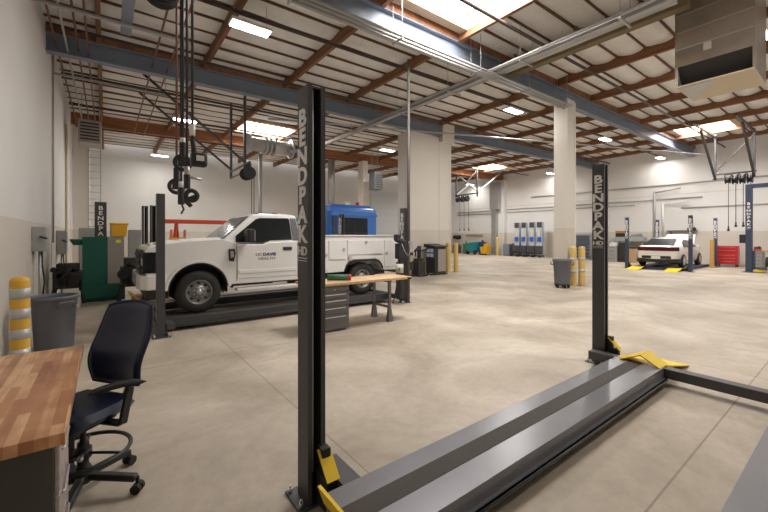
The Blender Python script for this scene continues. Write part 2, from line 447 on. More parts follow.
# piers and columns
mb = MB(); mb.box(10.5, 13.0, 12.0, 12.85, 0, 6.25); mb.box(12.25, 13.0, 11.985, 12.8, 0, 6.95); mb.box(12.25, 13.0, 11.74, 12.1, 6.0, 6.9)
p = struct(mb.build('pier', M_PIER), 'broad cream pier behind the twin bollards')
mb = MB(); mb.box(12.97, 13.02, 11.96, 12.02, 0, 6.3); mb.build('corner_guard', M_WHITE, p)
mb = MB(); mb.box(12.5, 13.0, 6.2, 6.68, 0, 6.36)
p = struct(mb.build('column', M_PIER), 'cream square column behind the grey bin')
mb = MB(); mb.box(12.975, 13.02, 6.17, 6.23, 0, 6.3); mb.build('corner_guard', M_WHITE, p)
# pilaster with down pipe on the far wall
mb = MB(); mb.box(RX-.45, RX, 19.3, 20.6, 0, 6.6); struct(mb.build('pilaster', M_WALL), 'pilaster on the far wall under the timber beam')
mb = MB(); mb.box(27.35, 27.74, 19.9, 20.35, 0, 6.0); mb.box(27.3, 27.74, 19.6, 20.5, 4.0, 6.4)
tag(mb.build('sheet_metal_duct', M_GALV), 'grey sheet metal duct running down the far wall pilaster', 'duct')
mb = MB(); mb.box(LX, LX+.55, 20.6, 22.2, 0, 6.4)
p = struct(mb.build('pilaster', M_PIER), 'pilaster in the corner beyond the green cabinet')
mb = MB(); mb.box(LX+.01, LX+.06, 17.0, 17.2, 0, 5.6); struct(mb.build('trim_5', mat('pale_guard', (.66, .54, .34), .6)), 'pale board upright on the pale wall')
# pale partition and door far behind the truck
mb = MB(); mb.box(12.95, 13.32, 19.35, 19.9, 0, 6.45); struct(mb.build('column', M_PIER), 'slim cream column behind the blue van')
mb = MB(); mb.box(18.2, 23.2, BY-.12, BY, 0, 5.6)
d = struct(mb.build('door_1', M_BLUW), 'roll-up door in the end wall, pale blue light put into its colour')
mb = MB()
for i in range(10): mb.box(18.3, 23.1, BY-.135, BY-.12, .55*i+.25, .55*i+.27)
mb.build('panel_line', M_JOINT, d)

# ------------------------------------------------------------------ lights
def lamp(x, y, label, ln=.86, wd=.32, energy=125):
    energy = 45 if x > 26 else 150 if x > 15 else 125 if x > 5 else 62
    z = zr(x)-.72
    t = thing('ceiling_light', label, 'light', (x, y, z), group='flat ceiling lights')
    mb = MB(); mb.box(x-ln/2, x+ln/2, y-wd/2, y+wd/2, z+.02, z+.09, .01); mb.build('housing', M_WHITE, t)
    for s in (-1, 1):
        mb = MB(); mb.box(x-ln/2+.03, x+ln/2-.03, y+s*wd/4-wd*.19, y+s*wd/4+wd*.19, z, z+.022, .006); mb.build('lens', M_LAMP, t)
    for s in (-1, 1):
        mb = MB(); mb.cyl((x+s*ln*.4, y, z+.08), (x+s*ln*.4, y, zr(x)-.08), .006, 6); mb.build('suspension_wire', M_GREYP, t)
    L = bpy.data.lights.new('lamp_glow', 'AREA'); L.shape = 'RECTANGLE'; L.size = ln; L.size_y = wd; L.energy = energy; L.color = (1, .965, .91)
    lo = bpy.data.objects.new('lamp_glow', L); COL.objects.link(lo); lo.location = (x, y, z-.015)
    return t
for a in ((2.5, 8.1, 'bright flat ceiling light in front of the first girder, above the pickup truck'),
          (2.45, 16.1, 'flat ceiling light behind the hanging cords'),
          (2.4, 24.0, 'small flat ceiling light low over the end wall beside the hanging cords'),
          (12.0, 7.95, 'flat ceiling light beside the top of the column near the grey bin'),
          (12.1, 15.7, 'flat ceiling light between the blue van roof and the broad pier'),
          (19.4, 7.8, 'flat ceiling light seen just past the square column, towards the hatchback'),
          (27.2, 7.8, 'flat ceiling light close to the far wall above the hatchback'),
          (27.2, 14.8, 'flat ceiling light close to the far wall beside the square column'),
          (27.2, 22.6, 'small flat ceiling light close to the far wall beyond the pier'),
          (11.95, 1.55, 'ceiling light glowing at the side of the hanging heater unit'),
          (7.2, -.4, 'flat ceiling light over the empty four-post lift'),
          (19.4, .2, 'flat ceiling light over the blue two-post lift')):
    lamp(*a)

# ------------------------------------------------------------------ lettering on a post, one letter under the other on the face towards -x
def post_letters(parent, x, y, ztop, pitch, size, word='BENDPAK'):
    mb = MB()
    for i, c in enumerate(word):
        merge(mb, text_mb(c, size, ((x-.003, y, ztop-pitch*(i+.5)), (0, -1, 0), (0, 0, 1)), .004, size*.034, 1.26))
    merge(mb, text_mb('HD', size*.5, ((x-.003, y, ztop-pitch*7.35), (0, -1, 0), (0, 0, 1)), .004, size*.015, 1.2))
    mb.box(x-.005, x-.001, y-size*.42, y+size*.42, ztop-pitch*7.72, ztop-pitch*7.68)
    mb.box(x-.005, x-.001, y-size*.42, y+size*.42, ztop-pitch*7.85, ztop-pitch*7.82)
    return mb.build('lettering', M_LETTER, parent)

def lift_post(t, x0, y0, h, m, open_dir, dx=.12, dy=.148, letters=True, bracket=True):
    """channel post: x0..x0+dx, y0..y0+dy, open towards open_dir (-1 = -y, 1 = +y)"""
    x1, y1 = x0+dx, y0+dy; w = .012
    mb = MB()
    mb.box(x0, x0+w, y0, y1, .012, h); mb.box(x1-w, x1, y0, y1, .012, h)
    if open_dir < 0: mb.box(x0+w, x1-w, y1-w, y1, .012, h)
    else: mb.box(x0+w, x1-w, y0, y0+w, .012, h)
    ye = y0 if open_dir < 0 else y1
    s = 1 if open_dir < 0 else -1
    mb.box(x0+w, x0+w+.018, ye, ye+s*w, .012, h); mb.box(x1-w-.018, x1-w, ye, ye+s*w, .012, h)
    mb.box(x0+w, x1-w, y0+w, y1-w, h-.015, h-.002)
    p = mb.build('post', m, t)
    mb = MB(); mb.box(x0-.06, x1+.08, y0-.07 if open_dir > 0 else y0-.02, y1+.07 if open_dir < 0 else y1+.02, 0, .014, .003)
    mb.build('base_plate', m, p)
    mb = MB()
    for bx in (x0-.035, x1+.05):
        for by in (y0+.02, y1+.04 if open_dir < 0 else y0-.04):
            mb.cyl((bx, by, .012), (bx, by, .04), .014, 8); mb.cyl((bx, by, .04), (bx, by, .06), .008, 8)
    mb.build('anchor_bolt', M_CHROME, p)
    yin = y1-w if open_dir < 0 else y0+w
    mb = MB(); mb.box(x0+w+.002, x1-w-.002, yin-.004*s, yin-.001*s, .02, h-.03)
    for k in range(int((h-.3)/.1)):
        mb.box(x0+w+.004, x0+w+.028, yin-.03*s, yin-.005*s, .25+k*.1, .30+k*.1)
    mb.build('lock_ladder', M_POSTIN, p)
    mb = MB(); mb.cyl((x0+.045, ye+s*.03, .2), (x0+.045, ye+s*.03, h-.02), .0065, 8)
    mb.build('lifting_cable', mat('pale_cable', (.62, .60, .56), .5), p)
    if letters:
        hh = h/2.62
        post_letters(p, x0, (y0+y1)/2, h-.14*hh, .122*hh, .150*hh)
    return p

def runway(t, x0, x1, y0, y1, z0, z1, m, tread=(.32, .60)):
    mb = MB(); mb.box(x0, x1, y0, y1, z1-.012, z1, .003)
    mb.box(x0, x1, y0+.004, y0+.02, z0+.05, z1-.012); mb.box(x0, x1, y1-.02, y1-.004, z0+.05, z1-.012)
    mb.box(x0, x1, y0-.03, y0+.02, z0+.05, z0+.058); mb.box(x0, x1, y0-.03, y0-.022, z0+.02, z0+.058)
    mb.box(x0+.1, x1-.1, y0+.1, y1-.1, z0+.01, z0+.06)
    r = mb.build('runway', m, t)
    w = y1-y0
    mb = MB(); mb.box(x0+.005, x1-.03, y0+w*(1-tread[1]), y0+w*(1-tread[0]), z1, z1+.003); mb.build('tread_strip', M_TREAD, r)
    mb = MB(); mb.tube([(x0+.05, y0-.045, z0+.055), (x1-.05, y0-.045, z0+.055)], .008, 8); mb.build('rail_edge', M_POST, r)
    return r
def ramp(par, x0, x1, y0, y1, z1, bump=True):
    mb = MB(); d = 1 if x1 > x0 else -1
    pts = [(x0, z1), (x0+.12*d, z1-.006), (x1, .012), (x1, .0), (x0+.12*d, z1-.022), (x0, z1-.018)]
    mb.prism(pts, 'y', y0, y1)
    o = mb.build('ramp', M_YEL, par)
    if bump:
        mb = MB(); yc = y0*.55+y1*.45
        mb.prism([(yc-.21, z1+.004), (yc-.02, z1+.11), (yc+.20, z1+.004), (yc+.185, z1), (yc-.02, z1+.093), (yc-.195, z1)], 'x', x0-.10*d, x0+.17*d)
        mb.build('wheel_stop', M_YEL, par)
    return o

def four_post(name, label, loc, X0, X1, YN, YF, h, m, ways, zt, letters=True, ramps=True, front_plate=True, group=None):
    """X0/X1 outer x of the posts, YF outer y of far posts, YN outer y of the near ones; ways = y ranges of the runways"""
    t = thing(name, label, 'car lift', loc, group=group)
    for x0 in (X0, X1-.12):
        lift_post(t, x0, YF-.148, h, m, -1, letters=letters)
        lift_post(t, x0, YN, h, m, 1, letters=letters and not (YN > 7 and x0 < 1))
    z0 = max(0, zt-.17)
    for (a, b) in ways:
        runway(t, X0+.02, X1-.28, a, b, z0, zt, M_RUN if X0 < 5 and YN < 0 else m)
        if ramps: ramp(t, X1-.27, X1+.72, a+.01, b-.01, zt, True)
    for x in (X0+.14, X1-.28):
        mb = MB(); mb.box(x, x+.13, YN+.02, YF-.02, zt-.115, zt-.012, .004); mb.build('cross_tube', m, t)
    # yellow guards on the cross-tube ends
    for x in (X0+.05, X1-.12+.05):
        for (yy, s) in ((YF-.148, -1), (YN+.148, 1)):
            mb = MB(); mb.hexa([(x+.0, yy+s*.16, zt+.02), (x+.085, yy+s*.16, zt+.02), (x+.085, yy+s*.15, zt+.02), (x, yy+s*.15, zt+.02),
                                (x, yy+s*.03, zt+.16), (x+.085, yy+s*.03, zt+.16), (x+.085, yy+s*.02, zt+.155), (x, yy+s*.02, zt+.155)])
            mb.build('pulley_guard', M_YEL, t)
            mb = MB(); mb.box(x+.005, x+.08, yy, yy+s*.14, max(.02, zt-.19), zt+.03, .006); mb.box(x+.015, x+.07, yy, yy+s*.07, zt+.03, zt+.17)
            mb.build('tube_end_block', M_POSTIN, t)
    if front_plate:
        for (a, b) in ways:
            mb = MB(); mb.hexa([(X0-.01, a, zt-.03), (X0+.01, a, zt-.03), (X0+.01, b-.03, zt-.03), (X0-.01, b-.03, zt-.03),
                                (X0-.05, a, zt+.085), (X0-.03, a, zt+.085), (X0-.03, b-.03, zt+.085), (X0-.05, b-.03, zt+.085)])
            mb.build('wheel_plate', M_YEL, t)
    return t

# empty lift in front of the camera
near = four_post('four_post_lift', 'empty charcoal four-post lift with yellow ramp end in front', (3.1, .95, 0), .99, 5.285, -.35, 2.235, 2.62, M_POST,
          [(0.0, .486), (1.40, 1.89)], .20)
# lift carrying the truck
tl = four_post('four_post_lift', 'dark four-post lift carrying the white pickup truck', (3.3, 8.6, 0),   .66, 6.08, 7.06, 10.3, 2.38, M_POST,
          [(7.42, 7.92), (9.3, 9.8)], .22, True, False, False)
# yellow wheel plates at the front of the runways
for (a, b) in ((7.42, 7.92), (9.3, 9.8)):
    mb = MB(); mb.hexa([(.62, a, .20), (.66, a, .20), (.66, b, .20), (.62, b, .20), (.36, a, .48), (.40, a, .48), (.40, b, .48), (.36, b, .48)]); mb.build('wheel_plate', M_YEL, tl)
# hydraulic unit on its post
mb = MB(); mb.cyl((5.74, 6.96, .16), (5.74, 6.96, 1.04), .092, 22); mb.box(5.66, 5.96, 6.9, 7.06, 1.12, 1.5, .02); mb.cyl((5.74, 6.96, 1.04), (5.74, 6.96, 1.14), .04, 12)
mb.cyl((5.86, 6.92, 1.52), (5.60, 6.92, 1.60), .065, 14); mb.box(5.56, 5.68, 6.86, 6.98, 1.56, 1.72, .02)
pu = mb.build('power_unit', M_BLACK, tl)
mb = MB(); mb.cyl((5.74, 6.96, .78), (5.74, 6.96, 1.0), .0935, 22); mb.build('label', M_LABELW, pu)
mb = MB(); mb.tube([(5.72, 6.86, 1.5), (5.76, 6.8, 1.32), (5.83, 6.78, 1.22), (5.92, 6.8, 1.22), (6.0, 6.86, 1.38), (6.0, 6.92, 1.55)], .008, 8); mb.build('hose', M_GREYP, pu)
mb = MB(); mb.tube([(5.68, 6.9, .9), (5.58, 6.85, .6), (5.48, 6.82, .25), (5.52, 6.95, .06)], .016, 8); mb.build('hose', M_BLACK, pu)
# lift under the hatchback
four_post('four_post_lift', 'haze-tinted charcoal four-post lift with yellow ramps under the white hatchback', (24.1, 6.4, 0), 21.75, 26.45, 5.0, 7.78, 2.65, M_NAVY,
          [(5.35, 5.9), (6.9, 7.45)], .14, True, False, False)
hl = bpy.data.objects['four_post_lift.002']
for (a, b) in ((5.36, 5.89), (6.91, 7.44)): ramp(hl, 21.77, 20.9, a, b, .14, False)
# single posts of lifts farther back
t = thing('lift_post', 'dark lettered lift post rising behind the green cabinet', 'lift post', (-.12, 13.2, 0))
p = lift_post(t, -.26, 13.1, 2.64, M_POST, 1, dx=.27, letters=False)
mb = MB()
for i, c in enumerate('BENDPAK'): merge(mb, text_mb(c, .155, ((-.125, 13.097, 2.54-.145*(i+.5)), (1, 0, 0), (0, 0, 1)), .004, .004, 1.25))
mb.build('lettering', M_LETTER, p)
t = thing('lift_post', 'dark plain lift post behind the front of the pickup truck', 'lift post', (1.12, 13.07, 0)); lift_post(t, 1.05, 13.0, 2.6, M_POST, -1, dx=.16, letters=False)

# ------------------------------------------------------------------ vehicles
def wheel(t, c, r, w, side, rimr, steel=True, m_rim=None):
    """wheel about the y axis; side = direction (+1/-1) of the outer face; local coordinates"""
    m_rim = m_rim or M_WHEEL
    mb = MB(); s = side; cx, cy, cz = c
    prof = [(rimr*.96, w/2-.01), (rimr, w/2+.005), (rimr*1.12, w/2+.016), (r*.90, w/2+.005), (r*.975, w/2-.03), (r, w/2-.065), (r, -w/2+.06), (r*.97, -w/2+.02), (r*.9, -w/2), (rimr, -w/2), (rimr*.96, -w/2+.02), (rimr*.96, w/2-.01)]
    mb.lathe(c, (0, s, 0), prof, 40)
    wh = mb.build('wheel', M_RUB, t)
    mb = MB()
    f = w/2
    mb.lathe(c, (0, s, 0), [(rimr*.97, -.05), (rimr*.985, f+.004), (rimr*.93, f+.006), (rimr*.89, f-.035), (rimr*.80, f-.062), (rimr*.62, f-.055), (rimr*.50, f-.02), (rimr*.36, f-.012), (rimr*.33, f+.0), (0, f+.002)], 40)
    mb.build('rim', m_rim, wh)
    n = 8 if steel else 5
    for i in range(n):
        a = 2*PI*i/n; mb = MB()
        p = Vector((cx+math.cos(a)*rimr*.71, cy+s*(f-.058), cz+math.sin(a)*rimr*.71))
        mb.sphere(p, rimr*(.125 if steel else .2), 10, (1, .25, 1))
        mb.build('rim_hole', M_BLACK, wh)
    mb = MB(); mb.lathe((cx, cy+s*(f-.012), cz), (0, s, 0), [(rimr*.24, 0), (rimr*.24, .02), (rimr*.19, .04), (0, .045)], 20)
    for i in range(8):
        a = 2*PI*(i+.5)/8; mb.cyl((cx+math.cos(a)*rimr*.40, cy+s*(f-.02), cz+math.sin(a)*rimr*.40), (cx+math.cos(a)*rimr*.40, cy+s*(f+.012), cz+math.sin(a)*rimr*.40), .012, 8)
    mb.build('hub_cap', M_GALV if steel else M_CHROME, wh)
    return wh
def arc(cx, cz, r, a0, a1, n, kx=1.):
    return [(cx+kx*r*math.cos(R(a0+(a1-a0)*i/n)), cz+r*math.sin(R(a0+(a1-a0)*i/n))) for i in range(n+1)]

def pickup():
    t = thing('service_pickup_truck', 'white service pickup truck with lettered door parked on the dark lift', 'truck', (.45, 8.62, .222), world=False)
    HW = 1.0
    fx, rx = .95, 4.66
    # front body: bumper line to the cab back, wheel arch open
    prof = [(.16, .56), (.10, .80), (.07, 1.02), (.09, 1.20), (.16, 1.27), (.40, 1.325), (.85, 1.375), (1.32, 1.405), (1.45, 1.385), (1.68, 1.30), (2.15, 1.285), (2.27, 1.33), (3.06, 1.345), (3.075, 1.2), (3.075, .55), (2.95, .50), (1.56, .50)]
    prof += arc(fx, .43, .52, 8, 172, 18)
    prof += [(.40, .52)]
    mb = MB(); mb.prism(prof, 'y', -HW, HW, .045)
    # hood crown
    mb.prism([(.30, 1.28), (.42, 1.355), (.9, 1.405), (1.36, 1.43), (1.55, 1.40), (1.55, 1.2), (.3, 1.2)], 'y', -.62, .62, .05)
    body = mb.build('body', M_WPAINT, t, sharp=40)
    # inner wheel wells
    for s in (-1, 1):
        mb = MB(); n = 20; pts = arc(fx, .43, .51, -8, 188, n); inn = arc(fx, .43, .493, 188, -8, n)
        mb.prism(pts+inn, 'y', s*(HW-.015), s*.4); mb.box(fx-.5, fx+.5, s*.42, s*.40, .40, .93)
        mb.build('wheel_well', M_BLACK, body)
    # fender flare
    for s in (-1, 1):
        mb = MB(); mb.prism(arc(fx, .43, .575, 4, 176, 20)+arc(fx, .43, .522, 176, 4, 20), 'y', s*(HW-.02), s*(HW+.022), .008)
        mb.build('fender_flare', M_WPAINT, body)
    # greenhouse
    zb, zt = 1.30, 1.93
    def side_y(z): return .965-(.965-.775)*(z-zb)/(zt-zb)
    mb = MB()
    mb.hexa([(1.30,-.95,zb),(3.06,-.965,zb),(3.06,.965,zb),(1.30,.95,zb),(2.02,-.76,zt),(2.97,-.775,zt),(2.97,.775,zt),(2.02,.76,zt)], .05)
    mb.hexa([(2.1,-.70,zt-.01),(2.92,-.70,zt-.01),(2.92,.70,zt-.01),(2.1,.70,zt-.01),(2.2,-.6,zt+.02),(2.86,-.6,zt+.02),(2.86,.6,zt+.02),(2.2,.6,zt+.02)], .015)
    mb.build('cab', M_WPAINT, t)
    # windscreen: on the sloping front plane
    def fr(u, y): return (1.30+(2.02-1.30)*u-.012, y, zb+(zt-zb)*u+.010)
    mb = MB()
    p = [fr(.16, -.82), fr(.16, .82), fr(.90, .665), fr(.90, -.665)]
    q = [(a[0]+.03, a[1], a[2]-.03) for a in p]
    mb.hexa(p+q); mb.build('windscreen', M_GLASS, t)
    mb = MB()
    for s in (-.5, .25): mb.bar(fr(.17, s), fr(.30, s+.42), .015, .012)
    mb.build('wiper', M_BLACK, t)
    # door panels, windows and trims on both sides
    for s in (-1, 1):
        def S(x, z, o=.0): return (x, s*(side_y(z)+o), z)
        win = [(1.62, 1.335), (1.63, 1.46), (2.06, 1.81), (2.15, 1.84), (2.77, 1.85), (2.80, 1.825), (2.81, 1.375), (2.33, 1.365), (2.25, 1.34), (2.15, 1.315)]
        mb = MB(); n = len(win)
        a = [mb.bm.verts.new(S(x, z, .008)) for x, z in win]; b_ = [mb.bm.verts.new(S(x, z, -.02)) for x, z in win]
        mb.bm.faces.new(a); mb.bm.faces.new(b_[::-1])
        for i in range(n): mb.bm.faces.new([a[i], a[(i+1) % n], b_[(i+1) % n], b_[i]])
        w = mb.build('side_window', M_GLASS, t, recalc=True)
        mb = MB(); mb.hexa([S(1.78, 1.345, .014), S(1.81, 1.345, .014), S(1.81, 1.345, 0), S(1.78, 1.345, 0), S(1.80, 1.585, .014), S(1.83, 1.585, .014), S(1.83, 1.585, 0), S(1.80, 1.585, 0)])
        mb.build('window_divider', M_BLACK, w)
        pil = [(2.825, 1.36), (2.815, 1.85), (2.95, 1.85), (3.01, 1.36)]
        mb = MB(); a = [mb.bm.verts.new(S(x, z, .006)) for x, z in pil]; b_ = [mb.bm.verts.new(S(x, z, -.03)) for x, z in pil]
        mb.bm.faces.new(a); mb.bm.faces.new(b_[::-1])
        for i in range(4): mb.bm.faces.new([a[i], a[(i+1) % 4], b_[(i+1) % 4], b_[i]])
        mb.build('pillar_trim', mat('grey_pillar_trim', (.075, .08, .09), .4), t, recalc=True)
        door = [(1.64, .60), (1.64, 1.24), (1.70, 1.285), (2.15, 1.275), (2.27, 1.32), (2.86, 1.33), (2.90, 1.25), (2.90, .60)]
        mb = MB(); mb.prism(door, 'y', s*(HW-.01), s*(HW+.012), .01)
        mb.prism([(1.66, .70), (1.66, .775), (2.88, .775), (2.88, .70)], 'y', s*(HW+.004), s*(HW+.024), .01)
        d = mb.build('door', M_WPAINT, t)
        mb = MB(); mb.box(2.58, 2.78, s*(HW+.008), s*(HW+.03), 1.155, 1.225, .01); mb.build('door_handle', M_BLACK, d)
        mb = MB()
        fr_ = ((0, 0, 0), (1, 0, 0), (0, 0, 1)) if s < 0 else ((0, 0, 0), (-1, 0, 0), (0, 0, 1))
        merge(mb, text_mb('UC', .085, ((2.06 if s < 0 else 2.46, s*(HW+.014), 1.075), fr_[1], fr_[2]), .004, 0, 1.05))
        merge(mb, text_mb('DAVIS', .085, ((2.285 if s < 0 else 2.23, s*(HW+.014), 1.075), fr_[1], fr_[2]), .004, .0035, 1.2))
        mb.build('lettering', M_INK, d)
        mb = text_mb('HEALTH', .078, ((2.23 if s < 0 else 2.29, s*(HW+.014), .985), fr_[1], fr_[2]), .004, 0, 1.25)
        mb.build('lettering', M_INKG, d)
        # seams
        mb = MB(); mb.box(1.622, 1.632, s*(HW-.01), s*(HW+.003), .56, 1.29); mb.box(2.91, 2.92, s*(HW-.01), s*(HW+.003), .56, 1.33)
        mb.build('door_seam', M_WSEAM, t)
        # fender vent
        mb = MB(); mb.prism([(1.48, .97), (1.47, 1.20), (1.59, 1.20), (1.605, 1.10), (1.57, .95)], 'y', s*(HW-.01), s*(HW+.018), .006)
        mb.build('fender_vent', M_BLACK, t)
        mb = MB(); mb.prism([(1.51, 1.02), (1.50, 1.16), (1.56, 1.16), (1.57, 1.05)], 'y', s*(HW+.01), s*(HW+.022)); mb.build('vent_insert', M_GALV, t)
        # mirror
        mb = MB(); mb.box(1.76, 1.90, s*1.10, s*1.30, 1.33, 1.60, .03); mb.bar((1.80, s*.98, 1.36), (1.80, s*1.12, 1.40), .06, .04); mb.bar((1.80, s*.95, 1.44), (1.80, s*1.12, 1.50), .04, .03)
        mr = mb.build('mirror', M_BLACK, t)
        mb = MB(); mb.box(1.895, 1.905, s*1.12, s*1.28, 1.36, 1.57); mb.build('mirror_glass', M_CHROME, mr)
        # headlamp wrapping the corner
        mb = MB(); mb.prism([(.055, s*.62), (.052, s*.97), (.09, s*1.012), (.30, s*1.012), (.30, s*.95), (.14, s*.93), (.14, s*.62)], 'z', .80, 1.17, .012)
        hl_ = mb.build('headlamp', M_GLASS, t)
        mb = MB(); mb.box(.045, .06, s*.68, s*.94, .93, 1.06, .01); mb.build('lamp_lens', M_CHROME, hl_)
        # running board
        mb = MB(); mb.box(1.62, 3.10, s*.88, s*1.06, .36, .42, .015); mb.build('running_board', M_WPAINT, t)
    # grille and bumper
    mb = MB(); mb.box(.04, .12, -.62, .62, .78, 1.20, .02)
    for k in range(3): mb.box(.02, .06, -.6, .6, .84+k*.12, .89+k*.12, .01)
    mb.build('grille', M_BLACK, t)
    mb = MB(); mb.prism([(-.02, -.6), (.02, -.88), (.12, -1.02), (.42, -1.02), (.42, -.92), (.2, -.9), (.2, .9), (.42, .92), (.42, 1.02), (.12, 1.02), (.02, .88), (-.02, .6)], 'z', .50, .76, .02)
    mb.build('front_bumper', M_WPAINT, t)
    mb = MB(); mb.box(.10, .45, -.93, .93, .32, .50, .02); mb.build('air_dam', M_BLACK, t)
    # frame and axles
    mb = MB(); mb.box(.25, 5.7, -.50, -.38, .42, .62); mb.box(.25, 5.7, .38, .50, .42, .62)
    for x in (fx, rx): mb.cyl((x, -.8, .40), (x, .8, .40), .07, 12)
    mb.cyl((3.0, -.30, .45), (4.1, -.30, .45), .13, 14); mb.box(1.7, 2.6, -.35, .35, .38, .6)
    mb.build('chassis', M_BLACK, t)
    # service body
    zt_ = 1.455
    for s in (-1, 1):
        y0, y1 = s*.55, s*1.02
        pr = [(3.16, .60), (3.16, zt_), (5.74, zt_), (5.74, .58), (5.28, .58), (5.25, .66)] + [(5.2, .76), (5.12, .845), (5.0, .88), (4.36, .88), (4.24, .845), (4.15, .76), (4.10, .60)]
        mb = MB(); mb.prism(pr, 'y', y0, y1, .012); b = mb.build('side_box', M_WPAINT, t)
        mb = MB(); mb.box(3.14, 5.76, s*.53, s*1.045, zt_, zt_+.028, .008); mb.build('top_rail', M_WPAINT, b)
        # compartment doors
        for (x0, x1, z0, z1) in ((3.20, 3.66, .66, 1.36), (3.68, 4.14, .90, 1.36), (4.18, 5.26, 1.0, 1.36), (5.30, 5.69, .66, 1.36)):
            mb = MB(); mb.box(x0, x1, s*1.015, s*1.038, z0, z1, .01); dd = mb.build('compartment_door', M_WPAINT, t)
            mb = MB(); lx = x1-.06 if x0 < 4.15 else (x0+x1)/2 if x0 < 5 else x0+.06
            lz = (z0+z1)/2 if x0 != 4.18 else z1-.06
            mb.cyl((lx, s*1.036, lz), (lx, s*1.05, lz), .042, 18); mb.build('door_latch', M_GALV, dd)
        mb = MB(); mb.cyl((4.24, s*1.02, .93), (4.24, s*1.045, .93), .05, 18); mb.build('fuel_cap', M_GALV, b)
        # arch trim
        tr = [(4.11, .62), (4.165, .75), (4.25, .83), (4.36, .865), (5.0, .865), (5.11, .83), (5.19, .75), (5.245, .64)]
        mb = MB(); mb.tube([(x, s*1.03, z) for x, z in tr], .022, 8); mb.build('arch_trim', M_BLACK, b)
        mb = MB(); mb.box(4.13, 5.23, s*.50, s*.54, .45, .9); mb.build('wheel_well', M_BLACK, b)
        mb = MB(); mb.box(5.74, 5.752, s*.93, s*1.0, .80, 1.0); mb.build('tail_lamp', M_TAIL, b)
    mb = MB(); mb.box(3.16, 5.72, -.55, .55, .72, .80); mb.box(3.16, 3.2, -.55, .55, .8, 1.45); mb.box(5.68, 5.74, -.55, .55, .72, 1.40)
    mb.build('cargo_bed', M_WPAINT, t)
    mb = MB(); mb.box(5.74, 5.94, -.95, .95, .48, .62, .02); mb.build('rear_bumper', M_GALV, t)
    # beacon bar on the roof
    mb = MB(); mb.box(2.3, 2.78, -.18, .18, 1.945, 2.0, .02); mb.build('roof_vent', M_BLACK, t)
    for x in (fx, rx):
        for s in (-1, 1): wheel(t, (x, s*.86, .40), .40, .25, s, .235)
    return t
pickup()
mb = MB(); mb.sphere((3.92, 8.6, 1.63), .6, 18, (.38, .6, 1.0)); mb.box(3.75, 4.1, 8.35, 8.85, 1.03, 1.5, .06)
tag(mb.build('tarpaulin_bundle', mat('bright_green_tarp', (.02, .30, .14), .6, 0, .2, 9)), 'bright green bundle behind the cab of the white pickup', 'tarp')

def loft(stations, n, mb):
    """stations: list of rings (lists of points, same count)"""
    rings = [[mb.bm.verts.new(p) for p in ring] for ring in stations]
    for A, B in zip(rings, rings[1:]):
        m = len(A)
        for k in range(m):
            f = mb.bm.faces.new([A[k], A[(k+1) % m], B[(k+1) % m], B[k]]); f.smooth = True
    mb.bm.faces.new(rings[0][::-1]); mb.bm.faces.new(rings[-1])
    bmesh.ops.recalc_face_normals(mb.bm, faces=mb.bm.faces)
    return mb

